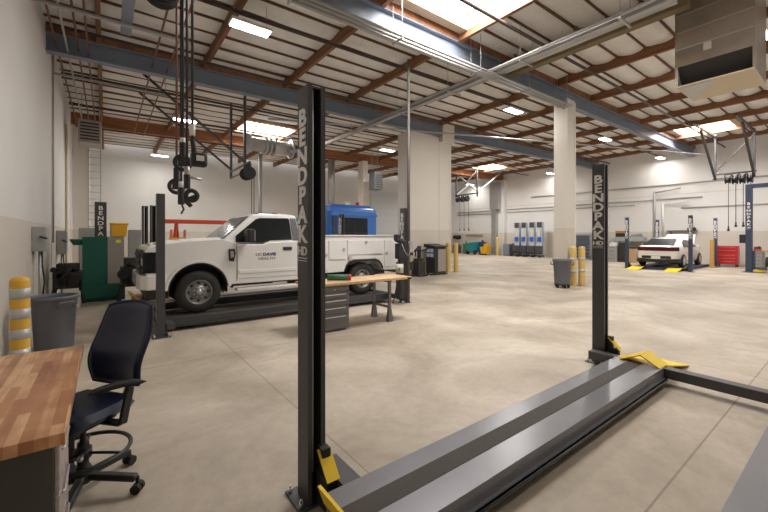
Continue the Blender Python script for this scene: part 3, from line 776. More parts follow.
def hatchback():
    t = thing('hatchback_car', 'white hatchback car with its bonnet raised on the haze-tinted charcoal lift', 'car', (21.75, 6.42, .142), world=False)
    # x from tail (0) to nose (4.55)
    def ring(x, w, zb, zm, zs, wr, ztop):
        # bottom, sill, waist, shoulder, roof
        h = [(w*.80, zb), (w*.96, zb+.08), (w, zm), (w*.97, zs), (wr, zs+(ztop-zs)*.55 if ztop > zs+.05 else zs+.01), (wr*.80, ztop)]
        return [(x, -y, z) for y, z in h] + [(x, y, z) for y, z in reversed(h)]
    st = [ring(.0, .62, .42, .62, .92, .60, .96), ring(.05, .80, .30, .60, .98, .70, 1.02), ring(.22, .87, .24, .60, 1.0, .76, 1.07), ring(.75, .895, .20, .60, .97, .78, 1.27),
          ring(1.4, .90, .18, .60, .95, .74, 1.45), ring(2.1, .90, .18, .60, .93, .72, 1.52), ring(2.7, .90, .18, .60, .91, .70, 1.43), ring(3.3, .90, .18, .58, .89, .76, 1.03),
          ring(3.7, .89, .19, .56, .84, .76, .92), ring(4.2, .85, .22, .52, .74, .66, .78), ring(4.45, .70, .28, .48, .64, .55, .67), ring(4.55, .50, .32, .46, .58, .42, .60)]
    mb = loft(st, 12, MB()); body = mb.build('body', M_WPAINT, t, sharp=50)
    sd = body.modifiers.new('smooth', 'SUBSURF'); sd.levels = 2; sd.render_levels = 2
    # rear hatch glass
    mb = MB(); mb.hexa([(.24,-.66,1.09),(.24,.66,1.09),(.32,.66,1.03),(.32,-.66,1.03),(1.12,-.54,1.40),(1.12,.54,1.40),(1.16,.54,1.32),(1.16,-.54,1.32)], .01); mb.build('rear_window', M_GLASS, t, recalc=True)
    # side windows
    for s in (-1, 1):
        mb = MB(); pts = [(1.0, .985), (1.25, 1.22), (1.75, 1.34), (2.3, 1.33), (2.75, 1.20), (3.15, .975)]
        a = []; b_ = []
        for x, z in pts:
            y = .885-.24*max(0, (z-.95))/.42*1.0
            a.append(mb.bm.verts.new((x, s*(y+.012), z))); b_.append(mb.bm.verts.new((x, s*(y-.05), z)))
        mb.bm.faces.new(a); mb.bm.faces.new(b_[::-1])
        for i in range(len(a)): mb.bm.faces.new([a[i], a[(i+1) % len(a)], b_[(i+1) % len(a)], b_[i]])
        mb.build('side_window', M_GLASS, t, recalc=True)
        mb = MB(); mb.box(2.85, 3.0, s*.92, s*1.06, .93, 1.06, .03); mb.build('mirror', M_WPAINT, t)
    # tail light bar, spoiler lip, bumper, plate
    mb = MB(); mb.prism([(-.015, -.60), (.05, -.79), (.22, -.875), (.30, -.875), (.25, -.80), (.06, -.6), (.06, .6), (.25, .80), (.30, .875), (.22, .875), (.05, .79), (-.015, .60)], 'z', .80, 1.0, .02)
    mb.build('tail_light_bar', M_TAIL, t)
    mb = MB(); mb.prism([(.02, -.55), (.035, -.79), (.20, -.88), (.5, -.895), (.5, -.6), (.5, .6), (.5, .895), (.20, .88), (.035, .79), (.02, .55)], 'z', .24, .42, .02)
    mb.prism([(-.02, -.5), (.02, -.62), (.1, -.62), (.1, .62), (.02, .62), (-.02, .5)], 'z', .42, .56, .02)
    mb.build('rear_bumper', M_BLACK, t)
    mb = MB(); mb.box(-.035, -.02, -.19, .19, .40, .55, .004); mb.build('number_plate', M_WHITE, t)
    # raised bonnet
    mb = MB(); mb.hexa([(3.25,-.72,1.0),(3.27,-.72,1.03),(3.27,.72,1.03),(3.25,.72,1.0),(4.05,-.64,1.60),(4.03,-.64,1.63),(4.03,.64,1.63),(4.05,.64,1.60)], .01); mb.build('bonnet', M_WPAINT, t, recalc=True)
    for x in (.83, 3.58):
        for s in (-1, 1): wheel(t, (x, s*.825, .325), .325, .20, s, .22, False, M_GALV)
    return t
hatchback()

def van():
    t = thing('step_van', 'bright blue van cab with dark window standing behind the truck bed', 'van', (7.6, 12.9, 0))
    x0, x1, y0, y1 = 6.55, 8.75, 12.0, 13.6
    mb = MB(); mb.box(x0, x1, y0, y1, .55, 2.78, .16); mb.hexa([(x0+.06,y0+.06,2.6),(x1-.06,y0+.06,2.6),(x1-.06,y1-.1,2.6),(x0+.06,y1-.1,2.6),(x0+.2,y0+.25,2.90),(x1-.2,y0+.25,2.90),(x1-.2,y1-.3,2.90),(x0+.2,y1-.3,2.90)], .06)
    mb.build('body', M_BLUE, t)
    mb = MB(); mb.box(7.0, 8.25, y0-.02, y0+.03, 1.4, 2.38, .02); w = mb.build('windscreen', M_GLASS, t)
    mb = MB(); mb.box(7.58, 7.61, y0-.03, y0-.015, 1.4, 2.38); mb.box(7.0, 8.25, y0-.03, y0-.015, 1.78, 1.81); mb.build('glazing_bar', M_BLACK, w)
    mb = MB(); mb.box(x0-.02, x0+.03, y0+.3, y0+1.2, 1.4, 2.35, .02); mb.build('side_window', M_GLASS, t)
    mb = MB(); mb.box(6.66, 6.90, y0-.015, y0+.03, 1.3, 2.5, .02); mb.build('corner_panel', M_DKBLUE, t)
    mb = MB(); mb.box(x0+.05, x1-.05, y0-.03, y0+.05, 2.44, 2.54, .01); mb.build('visor', M_BLUE, t)
    mb = MB(); mb.box(7.45, 7.7, y0+.4, y0+.6, 2.89, 3.0, .02); mb.build('roof_lamp', M_WHITE, t)
    mb = MB(); mb.cyl((8.1, y0+.5, 2.89), (8.1, y0+.5, 3.03), .07, 14); mb.build('beacon', M_RED, t)
    for x in (x0+.45, x1-.45):
        for (y, s) in ((y0+.14, -1), (y1-.14, 1)): wheel(t, (x, y, .40), .40, .25, s, .235)
    return t
van()

# ------------------------------------------------------------------ foreground left: desk, stool, bollard, bin
t = thing('desk', 'wooden butcher-block desk with a dark grey drawer pedestal in front', 'desk', (-.6, 2.66, 0))
mb = MB(); mb.box(-1.10, -.13, 1.93, 3.40, .85, .90, .004); mb.build('worktop', M_DESK, t)
mb = MB(); mb.box(-.80, -.166, 1.965, 2.42, .06, .848, .004); mb.box(-.78, -.2, 1.99, 2.40, 0, .06); pd = mb.build('pedestal', M_PED, t)
for k in range(4):
    z0 = .09+k*.185
    mb = MB(); mb.box(-.167, -.150, 1.975, 2.41, z0, z0+.172, .004); dr = mb.build('drawer', M_DSIDE, t)
    mb = MB(); mb.tube([(-.15, 2.07, z0+.13), (-.142, 2.09, z0+.13), (-.142, 2.30, z0+.13), (-.15, 2.32, z0+.13)], .005, 8); mb.build('handle', M_GALV, dr)
for (x, y) in ((-1.05, 3.33), (-.2, 3.33)):
    mb = MB(); mb.box(x-.025, x+.025, y-.025, y+.025, 0, .85, .004); mb.build('leg', M_PED, t)
mb = MB(); mb.box(-1.06, -1.02, 2.42, 3.33, .5, .85); mb.box(-.8, -.78, 2.42, 3.33, .78, .85); mb.build('back_panel', M_PED, t)

def pad_mb(f, n=18, k=.55):
    """closed cushion: f(u, v, side) -> point, u,v in [-1,1] on a rounded square, side +-1"""
    mb = MB(); g = {}
    for s in (1, -1):
        for i in range(n+1):
            for j in range(n+1):
                u, v = -1+2*i/n, -1+2*j/n
                edge = i in (0, n) or j in (0, n)
                if s == -1 and edge: g[s, i, j] = g[1, i, j]; continue
                uu = u*math.sqrt(1-k*v*v/2); vv = v*math.sqrt(1-k*u*u/2)
                g[s, i, j] = mb.bm.verts.new(f(uu, vv, 0 if edge else s))
        for i in range(n):
            for j in range(n):
                q = [g[s, i, j], g[s, i+1, j], g[s, i+1, j+1], g[s, i, j+1]]
                fc = mb.bm.faces.new(q if s == 1 else q[::-1]); fc.smooth = True
    bmesh.ops.recalc_face_normals(mb.bm, faces=mb.bm.faces)
    return mb

def drafting_stool(loc, rz):
    t = thing('drafting_stool', 'dark navy drafting stool with foot ring and castors pulled up to the wooden desk', 'office chair', loc, rz, world=False)
    star = R(-35)   # direction of the first leg in local terms
    mb = MB(); mb.cyl((0, 0, .085), (0, 0, .17), .045, 20, .035); mb.lathe((0, 0, 0), (0, 0, 1), [(.052, .10), (.055, .15), (.04, .19), (.032, .20), (.032, .34), (.03, .345), (.018, .35), (.018, .46)], 20)
    mb.build('gas_column', M_BLACK, t)
    for k in range(5):
        a = star+2*PI*k/5; c, s = math.cos(a), math.sin(a)
        mb = MB(); mb.bar((c*.03, s*.03, .125), (c*.33, s*.33, .095), .052, .042, bev=.012)
        lg = mb.build('leg', M_BLACK, t)
        mb = MB(); px, py = c*.335, s*.335
        mb.cyl((px, py, .05), (px, py, .10), .012, 10)
        for w in (-1, 1):
            ox, oy = -s*.021*w, c*.021*w
            mb.cyl((px+ox-(-s)*.012*1, py+oy-c*.012, .031), (px+ox+(-s)*.012, py+oy+c*.012, .031), .031, 18)
        mb.box(px-.018, px+.018, py-.018, py+.018, .04, .062, .006)
        mb.build('castor', M_RUB, lg)
    # foot ring
    mb = MB(); mb.torus((0, 0, .275), .255, .013, 44, 10)
    mb.cyl((0, 0, .245), (0, 0, .305), .047, 20)
    for k in range(3):
        a = star+R(20)+2*PI*k/3; mb.cyl((math.cos(a)*.04, math.sin(a)*.04, .275), (math.cos(a)*.25, math.sin(a)*.25, .275), .009, 8)
    fr_ = mb.build('foot_ring', M_BLACK, t)
    mb = MB(); a = star+R(80); mb.cyl((math.cos(a)*.04, math.sin(a)*.04, .28), (math.cos(a)*.085, math.sin(a)*.085, .28), .012, 10); mb.sphere((math.cos(a)*.095, math.sin(a)*.095, .28), .018, 10)
    mb.build('knob', M_CHROME, fr_)
    # seat (faces +x in local terms)
    SZ = .545
    def seat(u, v, s):
        z = SZ + s*.045 - (.020*u**4 if u > 0 else 0) + .012*v*v - .03*max(0, u-.5)
        if s < 0: z += .015
        return (.02+.245*u, .245*v, z)
    pad_mb(seat).build('seat', M_CHAIRV, t, sharp=60)
    mb = MB(); mb.box(-.16, .14, -.10, .10, .445, .505, .02); mb.bar((-.14, 0, .47), (-.27, 0, .53), .07, .035, bev=.01)
    mb.tube([(-.23, 0, .50), (-.30, 0, .53), (-.335, 0, .60), (-.335, 0, .72), (-.345, 0, .80)], .022, 10)
    mb.build('tilt_mechanism', M_BLACK, t)
    # backrest: curved, leaning back
    def back(u, v, s):
        w = .228*(1-.10*max(0, v)**2-.06*max(0, -v)**2)
        y = w*u; zz = .905+.285*v
        lean = -.275-.20*(zz-.62)+.05*math.exp(-((zz-.80)/.14)**2)
        x = lean+.055*u*u + s*.024
        return (x, y, zz)
    bk = pad_mb(back, 20, .36).build('backrest', M_CHAIRV, t, sharp=60)
    # fabric side welt round the cushion edge
    mb = MB(); pts = []
    n = 20
    per = [(-1+2*i/n, -1) for i in range(n)] + [(1, -1+2*i/n) for i in range(n)] + [(1-2*i/n, 1) for i in range(n)] + [(-1, 1-2*i/n) for i in range(n)]
    for u, v in per:
        uu = u*math.sqrt(1-.36*v*v/2); vv = v*math.sqrt(1-.36*u*u/2); p = back(uu, vv, 0); pts.append((p[0]-.004, p[1], p[2]))
    mb.tube(pts, .013, 8, True); mb.build('welt', M_CHAIRB, bk)
    # arms
    for s in (-1, 1):
        mb = MB(); mb.bar((-.04, s*.12, .475), (-.03, s*.285, .485), .06, .02, bev=.005)
        mb.bar((-.03, s*.285, .48), (-.075, s*.295, .70), .055, .022, up=(0, 1, 0), bev=.008)
        ar = mb.build('arm_support', M_BLACK, t)
        def arm(u, v, q): return (.0+.135*u, s*(.285-.07*u)+.042*v*(1-.25*u), .735+q*.013-.012*u*u+.01*v*v)
        pad_mb(arm, 10, .7).build('arm_pad', M_RUB, ar, sharp=60)
    return t
drafting_stool((-.12, 3.08, 0), R(219))

def bollard(x, y, r, h, label, m, bands=(), group=None, nm='bollard'):
    t = thing(nm, label, 'bollard', (x, y, 0), group=group)
    mb = MB(); mb.lathe((x, y, 0), (0, 0, 1), [(r, 0), (r, h-r*.75), (r*.985, h-r*.6), (r*.88, h-r*.3), (r*.6, h-r*.08), (0, h)], 28); b = mb.build('post', m, t)
    for (z0, z1) in bands:
        mb = MB(); mb.lathe((x, y, 0), (0, 0, 1), [(r, z0), (r+.003, z0), (r+.003, z1), (r, z1)], 28); mb.build('reflective_band', M_REFL, t)
    return t
bollard(-.785, 5.85, .087, 1.22, 'yellow bollard with grey bands standing between the desk and the round bin', M_YELB, ((.29, .40), (.515, .625), (.743, .857), (.97, 1.086)))
bollard(12.72, 11.85, .105, 1.38, 'pale yellow bollard touching the steel corner of the broad pier', M_YELP)
bollard(13.15, 11.78, .105, 1.36, 'pale yellow bollard standing free of the broad pier, second from its corner', M_YELP)
bollard(12.53, 6.03, .105, 1.33, 'yellow bollard with white bands right beside the grey bin', M_YELP, ((.45, .55), (.85, .95)))
bollard(12.97, 5.95, .105, 1.33, 'yellow bollard with white bands farther from the grey bin at the square column', M_YELP, ((.45, .55), (.85, .95)))
bollard(27.0, 19.45, .11, 1.6, 'slim pale yellow bollard in front of the far wall duct', M_YELP)

def round_bin(x, y, r, h, label, dolly=False):
    t = thing('rubbish_bin', label, 'bin', (x, y, 0))
    z0 = .13 if dolly else 0
    mb = MB(); mb.lathe((x, y, 0), (0, 0, 1), [(0, z0), (r*.82, z0), (r*.84, z0+.02), (r*.96, h*.80), (r*1.0, h*.81), (r*1.0, h*.93), (r*1.07, h*.94), (r*1.09, h*.97), (r*1.07, h), (r*1.0, h), (r*.96, h*.95), (r*.95, h*.82), (r*.80, z0+.03), (0, z0+.03)], 36)
    mb.build('tub', M_BIN, t)
    for a in (R(-60), R(120)):
        mb = MB(); c, s = math.cos(a), math.sin(a); p = Vector((x+c*r*1.02, y+s*r*1.02, 0)); tn = Vector((-s, c, 0))
        mb.tube([p-tn*.10+Vector((0, 0, h*.80)), p-tn*.10+Vector((c*.05, s*.05, h*.82)), p-tn*.09+Vector((c*.055, s*.055, h*.90)), p+tn*.09+Vector((c*.055, s*.055, h*.90)), p+tn*.10+Vector((c*.05, s*.05, h*.82)), p+tn*.10+Vector((0, 0, h*.80))], .014, 8)
        mb.build('handle', M_BIN, t)
    if dolly:
        mb = MB(); mb.cyl((x, y, .085), (x, y, .125), r*.86, 28)
        d = mb.build('dolly', M_BLACK, t)
        for k in range(5):
            a = 2*PI*k/5+.3; q = (x+math.cos(a)*r*.68, y+math.sin(a)*r*.68)
            mb = MB(); mb.cyl((q[0]-.015, q[1], .042), (q[0]+.015, q[1], .042), .042, 14); mb.box(q[0]-.012, q[0]+.012, q[1]-.02, q[1]+.02, .05, .086); mb.build('castor', M_RUB, d)
    return t
round_bin(-.62, 7.38, .268, .79, 'grey round rubbish bin by the pale wall behind the banded bollard')
round_bin(11.86, 6.06, .275, .92, 'grey wheeled rubbish bin at the foot of the square column', True)

# ------------------------------------------------------------------ workbench and roll
t = thing('workbench', 'long maple-topped workbench with grey drawers standing beside the truck', 'workbench', (3.9, 5.98, 0))
mb = MB(); mb.box(2.75, 4.98, 5.63, 6.33, .81, .855, .004); mb.build('worktop', M_BENCH, t)
mb = MB(); mb.box(2.88, 3.50, 5.68, 6.28, .03, .808, .004); mb.box(2.92, 3.46, 5.72, 6.24, 0, .03); pd = mb.build('drawer_unit', M_DRAWER, t)
for (z0, z1) in ((.04, .30), (.31, .45), (.46, .58), (.59, .69), (.70, .79)):
    mb = MB(); mb.box(2.90, 3.48, 5.664, 5.682, z0, z1-.008, .003); dr = mb.build('drawer', M_DRAWER, t)
    if z0 < .69:
        mb = MB(); mb.box(2.98, 3.42, 5.645, 5.664, z1-.05, z1-.035, .003); mb.build('handle', M_CHROME, dr)
mb = MB(); mb.cyl((3.19, 5.64, .735), (3.19, 5.664, .735), .012, 10); mb.build('lock', M_CHROME, dr)
for y in (5.72, 6.24):
    mb = MB(); mb.hexa([(4.40,y-.05,0),(4.52,y-.05,0),(4.52,y+.05,0),(4.40,y+.05,0),(4.43,y-.022,.28),(4.485,y-.022,.28),(4.485,y+.022,.28),(4.43,y+.022,.28)])
    mb.box(4.43, 4.485, y-.022, y+.022, .28, .81); mb.build('leg', M_DRAWER, t)
mb = MB(); mb.box(4.44, 4.475, 5.74, 6.22, .26, .30); mb.build('leg_brace', M_DRAWER, t)
mb = MB(); mb.box(4.42, 4.5, 5.70, 6.26, .77, .81); mb.build('leg_brace', M_DRAWER, t)
mb = MB(); mb.box(4.85, 4.92, 5.59, 5.63, .815, .85, .004); mb.build('clamp', M_BLACK, t)
t = thing('rolled_tarp', 'green roll with an orange-red end lying on the maple workbench', 'roll', (3.42, 5.85, .855))
mb = MB(); d = Vector((.80, -.60, 0)); c = Vector((3.46, 5.96, .911)); mb.cyl(c-d*.22, c+d*.16, .055, 22); mb.build('roll', M_TARP, t)
mb = MB(); mb.lathe(c+d*.16, d, [(.0, -.01), (.035, -.01), (.045, .0), (.056, .0), (.0575, .05), (.055, .06), (.035, .06), (.035, .02), (0, .02)], 22); mb.build('end_cap', mat('orange_red_cap', (.55, .06, .03), .5), t)

# ------------------------------------------------------------------ left wall and corner
def ebox(y, z0, z1, pr, label, w=.42):
    t = thing('electrical_box', label, 'electrical box', (LX, y, z0))
    mb = MB(); mb.box(LX, LX+pr, y-w/2, y+w/2, z0, z1, .012); mb.build('enclosure', M_EBOX, t)
    mb = MB(); mb.box(LX+pr, LX+pr+.014, y-w/2+.03, y+w/2-.03, z0+.03, z1-.03, .005); mb.build('door', M_EBOX, t)
    mb = MB(); mb.bar((LX+pr*.6, y-w/2-.02, z0+(z1-z0)*.6), (LX+pr*.6+.11, y-w/2-.05, z0+(z1-z0)*.52), .025, .03); mb.build('switch_lever', M_BLACK, t)
    mb = MB(); mb.cyl((LX+pr*.5, y, 0.0), (LX+pr*.5, y, z0), .025, 12); mb.build('conduit', M_GREYP, t)
    mb = MB(); mb.tube([(LX+pr*.7, y-.1, z0), (LX+pr*.75, y-.12, z0-.3), (LX+pr*.9, y-.12, z0-.6), (LX+pr*.7, y-.14, z0-1.0)], .014, 8); mb.build('cable', M_BLACK, t)
    return t
ebox(9.95, 1.38, 1.86, .20, 'grey electrical box with lever on the pale wall above the round bin')
ebox(14.3, 1.15, 1.84, .22, 'taller grey electrical box on the pale wall next to the green cabinet')
# thin conduits and sockets on the wall
mb = MB(); mb.cyl((LX+.03, 13.05, 1.5), (LX+.03, 13.05, 6.5), .02, 10); tag(mb.build('wall_conduit', M_GREYP), 'thin grey conduit running up the pale wall', 'conduit')

t = thing('parts_washer_cabinet', 'dark green machine cabinet with a taupe door by the pale wall', 'cabinet', (0, 12.35, 0))
mb = MB(); mb.box(-.48, .02, 11.92, 12.9, .08, 1.66, .01); mb.box(.02, .38, 11.96, 12.9, .40, 1.66, .01)
mb.box(-.48, .40, 11.90, 12.9, .08, .42, .008); mb.box(-.42, .40, 11.98, 12.85, 0, .08)
mb.build('body', M_GREEN, t)
mb = MB(); mb.box(.025, .38, 11.93, 11.98, .44, 1.65, .006); dd = mb.build('door', mat('taupe_enamel', (.30, .27, .235), .5), t)
mb = MB(); mb.box(.20, .31, 11.922, 11.932, 1.50, 1.58); mb.build('sticker', mat('yellow_sticker', (.78, .70, .05), .6), dd)
mb = MB(); mb.hexa([(-.66,12.0,1.45),(-.48,12.0,1.45),(-.48,12.6,1.45),(-.66,12.6,1.45),(-.74,11.95,1.60),(-.48,11.95,1.60),(-.48,12.65,1.60),(-.74,12.65,1.60)], .02); mb.build('side_tray', M_GREEN, t)
t = thing('storage_tote', 'orange-yellow bin standing on top of the green cabinet', 'bin', (.28, 12.3, 1.66))
mb = MB(); mb.hexa([(.12,12.15,1.662),(.43,12.15,1.662),(.43,12.5,1.662),(.12,12.5,1.662),(.09,12.12,1.98),(.47,12.12,1.98),(.47,12.54,1.98),(.09,12.54,1.98)], .015); mb.build('tub', mat('tote_yellow', (.86, .46, .02), .5), t)
mb = MB(); mb.box(.07, .49, 12.10, 12.56, 1.98, 2.03, .012); mb.build('lid', mat('tote_yellow', (.86, .46, .02), .5), t)
mb = MB(); mb.box(-.78, -.49, 11.2, 11.5, 0, .36, .015)
tag(mb.build('carton', M_LABELW), 'small cream carton on the floor in front of the green cabinet', 'box')
def engine(x, y, z, label, seed, s=1.):
    rnd = random.Random(seed)
    t = thing('engine_block', label, 'engine', (x, y, z))
    mb = MB(); mb.box(x-.28*s, x+.28*s, y-.25*s, y+.25*s, z+.38*s, z+.80*s, .03); mb.box(x-.22*s, x+.22*s, y-.18*s, y+.18*s, z+.8*s, z+1.0*s, .03)
    mb.build('block', M_ENGINE, t)
    for k in range(6):
        a = rnd.uniform(-.26, .26)*s; c = rnd.uniform(.4, .95)*s; mb = MB()
        mb.cyl((x+a, y-.22*s, z+c), (x+a, y-.34*s, z+c), rnd.uniform(.05, .10)*s, 16); mb.build('pulley', M_BLACK, t)
    mb = MB()
    for k in range(4):
        a = rnd.uniform(-.3, .3)*s; mb.tube([(x+a, y-.2*s, z+.8*s), (x+a*.7, y-.36*s, z+.9*s), (x-a, y-.33*s, z+.65*s), (x-a*.9, y-.25*s, z+.45*s)], .022*s, 8)
    mb.build('hose', M_RUB, t)
    mb = MB()
    for sx in (-1, 1):
        mb.bar((x+sx*.24*s, y-.2*s, z+.4*s), (x+sx*.32*s, y-.3*s, z), .05, .05); mb.bar((x+sx*.24*s, y+.2*s, z+.4*s), (x+sx*.32*s, y+.3*s, z), .05, .05)
    mb.box(x-.3*s, x+.3*s, y-.03, y+.03, z+.36*s, z+.40*s)
    mb.build('stand', M_POSTIN, t)
    return t
engine(-.76, 12.15, 0, 'dark engine with hoses on a stand between the wall and the green cabinet', 3, 1.0)
engine(.60, 11.2, 0, 'dark engine with hoses on a stand between the green cabinet and the truck nose', 5, 1.15)
mb = MB(); mb.box(.48, .78, 10.55, 10.80, .0, .26, .02)
tag(mb.build('parts_crate', mat('brown_crate', (.28, .17, .09), .7)), 'low brown crate on the floor ahead of the truck bumper', 'crate')
# cabinets behind
for (x0, x1, y, h, lb) in ((-.72, -.30, 15.6, 1.95, 'tall grey locker behind the lettered post near the pale wall'), (.10, .48, 15.6, 2.05, 'tall grey locker directly behind the orange-yellow bin'), (.62, 1.0, 15.7, 1.9, 'tall grey locker between the orange-yellow bin and the plain lift post')):
    t = thing('steel_locker', lb, 'locker', ((x0+x1)/2, y+.25, 0))
    mb = MB(); mb.box(x0, x1, y, y+.5, 0, h, .01); mb.build('body', M_EBOX, t)
    mb = MB(); mb.box(x0+.02, x1-.02, y-.014, y, .08, h-.04, .004); d = mb.build('door', M_EBOX, t)
    mb = MB(); mb.box(x1-.08, x1-.06, y-.03, y-.014, h*.5, h*.5+.15); mb.build('handle', M_CHROME, d)
# wall ladder in the corner
t = thing('wall_ladder', 'pale fixed ladder running up the corner pilaster', 'ladder', (-.38, 20.52, 0))
mb = MB()
for x in (-.62, -.2): mb.box(x-.02, x+.02, 20.44, 20.5, 0, 6.2)
mb.build('rail', M_GALV, t)
for k in range(20):
    mb = MB(); mb.cyl((-.62, 20.47, .3+.3*k), (-.2, 20.47, .3+.3*k), .014, 8); mb.build('rung', M_GALV, t)
# sheet-metal heater box high in the corner
t = thing('unit_heater', 'grey box heater hanging high in the corner above the green cabinet', 'heater', (-.46, 17.0, 4.95))
mb = MB(); mb.box(-.78, -.14, 16.5, 17.5, 4.95, 5.75, .02); mb.build('housing', M_HVAC, t)
mb = MB()
for k in range(6): mb.box(-.72, -.20, 16.48, 16.5, 5.05+.11*k, 5.10+.11*k)
mb.build('louvre', M_BLACK, t)
mb = MB()
for x in (-.7, -.2): mb.cyl((x, 17, 5.7), (x, 17, 6.82), .012, 8)
mb.build('hanger_rod', M_GREYP, t)

# orange-red gantry behind the truck bonnet
t = thing('gantry_hoist', 'orange-red wheeled gantry frame standing behind the truck bonnet', 'hoist', (2.2, 12.1, 0))
mb = MB(); mb.box(1.28, 3.25, 12.05, 12.16, 2.04, 2.16, .01); mb.build('beam', M_ORED, t)
for x in (1.62, 3.05):
    mb = MB(); mb.bar((x, 12.1, 2.04), (x-.26, 11.7, .12), .07, .07); mb.bar((x, 12.1, 2.04), (x+.2, 12.5, .12), .07, .07); mb.bar((x-.2, 11.8, .6), (x+.14, 12.4, .6), .05, .05); mb.bar((x-.14, 11.88, 1.35), (x+.1, 12.3, 1.35), .05, .05)
    f = mb.build('leg_frame', M_ORED, t)
    mb = MB()
    for (a, b_) in ((x-.26, 11.7), (x+.2, 12.5)): mb.cyl((a, b_-.02, .06), (a, b_+.02, .06), .06, 14)
    mb.build('castor', M_RUB, f)
t = thing('folding_barrier', 'yellow and orange step frame beside the orange-red gantry', 'frame', (1.5, 11.6, 0))
mb = MB()
for x in (1.3, 1.62): mb.bar((x, 11.05, 0), (x+.1, 11.35, 1.85), .05, .05); mb.bar((x+.15, 11.6, 0), (x+.1, 11.35, 1.85), .05, .05)
mb.build('side_frame', M_ORANGE, t)
for k in range(4):
    mb = MB(); mb.box(1.3+.02*k, 1.68+.02*k, 11.07+.07*k, 11.22+.07*k, .40+.40*k, .44+.40*k); mb.build('tread', M_YELB, t)

# ------------------------------------------------------------------ hose reels on ceiling brackets
def reel(x, y, z, r, drop, label, group, m_hose, endk=0, side=1, world_x=None):
    """reel with its axle along y and a hose hanging from the +x (side=1) rim"""
    t = thing('hose_reel', label, 'hose reel', (x, y, z), group=group)
    mb = MB(); mb.cyl((x, y-.07, z), (x, y+.07, z), r*.72, 24); mb.build('drum', M_BLACK, t)
    for s in (-1, 1):
        mb = MB(); mb.lathe((x, y+s*.08, z), (0, s, 0), [(0, -.012), (r, -.012), (r*1.01, 0), (r, .010), (r*.85, .012), (r*.5, .02), (0, .02)], 28); mb.build('flange', M_BLACK, t)
    mb = MB(); mb.box(x-.05, x+.05, y-.12, y-.10, z, z+r+.10, .004); mb.box(x-.05, x+.05, y+.10, y+.12, z, z+r+.10, .004); mb.box(x-.05, x+.05, y-.12, y+.12, z+r+.08, z+r+.10)
    mb.build('mounting_bracket', M_BLACK, t)
    hx = x+side*r*.8
    mb = MB(); mb.tube([(x+side*r*.55, y, z+.05), (hx, y, z-.04), (hx, y, z-.3), (hx, y, z-drop)], .014 if drop < 4 else .012, 8); mb.build('hose', m_hose, t)
    ze = z-drop
    if endk == 1:      # ring handle
        mb = MB(); mb.torus((hx, y, ze-.08), .085, .026, 22, 8, 'y'); mb.box(hx-.05, hx+.05, y-.03, y+.03, ze-.12, ze+.02, .015); mb.cyl((hx, y, ze-.0), (hx, y, ze+.17), .038, 12)
        mb.build('end_fitting', M_BLACK, t)
        mb = MB(); mb.cyl((hx, y, ze+.16), (hx, y, ze+.23), .03, 12); mb.build('stop_ball', M_WHITE, t)
    elif endk == 2:    # boxed socket outlet
        mb = MB(); mb.box(hx-.02, hx+.15, y-.05, y+.05, ze-.16, ze, .03); mb.cyl((hx+.02, y, ze), (hx, y, ze+.14), .026, 10)
        e = mb.build('end_fitting', M_BLACK, t)
        mb = MB(); mb.box(hx+.03, hx+.11, y-.056, y-.05, ze-.10, ze-.04, .004); mb.build('socket_face', M_WHITE, e)
        mb = MB(); mb.cyl((hx, y, ze+.18), (hx, y, ze+.30), .03, 12); mb.build('stop_ball', M_WHITE, t)
    elif endk == 3:    # grease gun with pistol grip
        mb = MB(); mb.cyl((hx, y, ze), (hx, y, ze-.22), .04, 12); mb.bar((hx, y, ze-.12), (hx+.12, y, ze-.24), .045, .05, bev=.006); mb.tube([(hx, y, ze-.2), (hx+.03, y, ze-.28), (hx+.0, y, ze-.34)], .012, 8)
        mb.build('end_fitting', M_BLACK, t)
        mb = MB(); mb.cyl((hx, y, ze), (hx, y, ze+.08), .03, 12); mb.build('stop_ball', M_WHITE, t)
    elif endk == 4:    # trigger nozzle
        mb = MB(); mb.cyl((hx, y, ze), (hx, y, ze-.16), .036, 12); mb.torus((hx+.05, y, ze-.24), .06, .026, 20, 8, 'y'); mb.bar((hx-.02, y, ze-.3), (hx+.13, y, ze-.22), .04, .04, bev=.01)
        mb.build('end_fitting', M_BLACK, t)
        mb = MB(); mb.cyl((hx, y-.01, ze-.02), (hx+.16, y-.01, ze-.04), .016, 8); mb.cyl((hx, y, ze), (hx, y, ze+.10), .03, 12); mb.build('stop_ball', M_GALV, t)
    else:
        mb = MB(); mb.cyl((hx, y, ze), (hx, y, ze-.16), .03, 10); mb.sphere((hx, y, ze-.18), .06, 12); mb.build('end_fitting', M_BLACK, t)
    return t
RZ = 4.95
for (y, drop, k, lb, mh) in ((5.66, 2.52, 1, 'hose reel with the red-brown hose ending in a ring handle over the truck bonnet', M_HOSE),
                             (5.16, 2.28, 1, 'hose reel whose black hose carries the upper large ring handle over the bonnet', M_BLACK),
                             (4.86, 2.55, 4, 'hose reel whose black hose ends in the lowest trigger nozzle over the bonnet', M_BLACK),
                             (4.52, 2.34, 2, 'reel whose cord ends in a boxed socket outlet over the bonnet', M_BLACK)):
    reel(.58, y, RZ, .225, drop, lb, 'hose reels over the truck bonnet', mh, k)
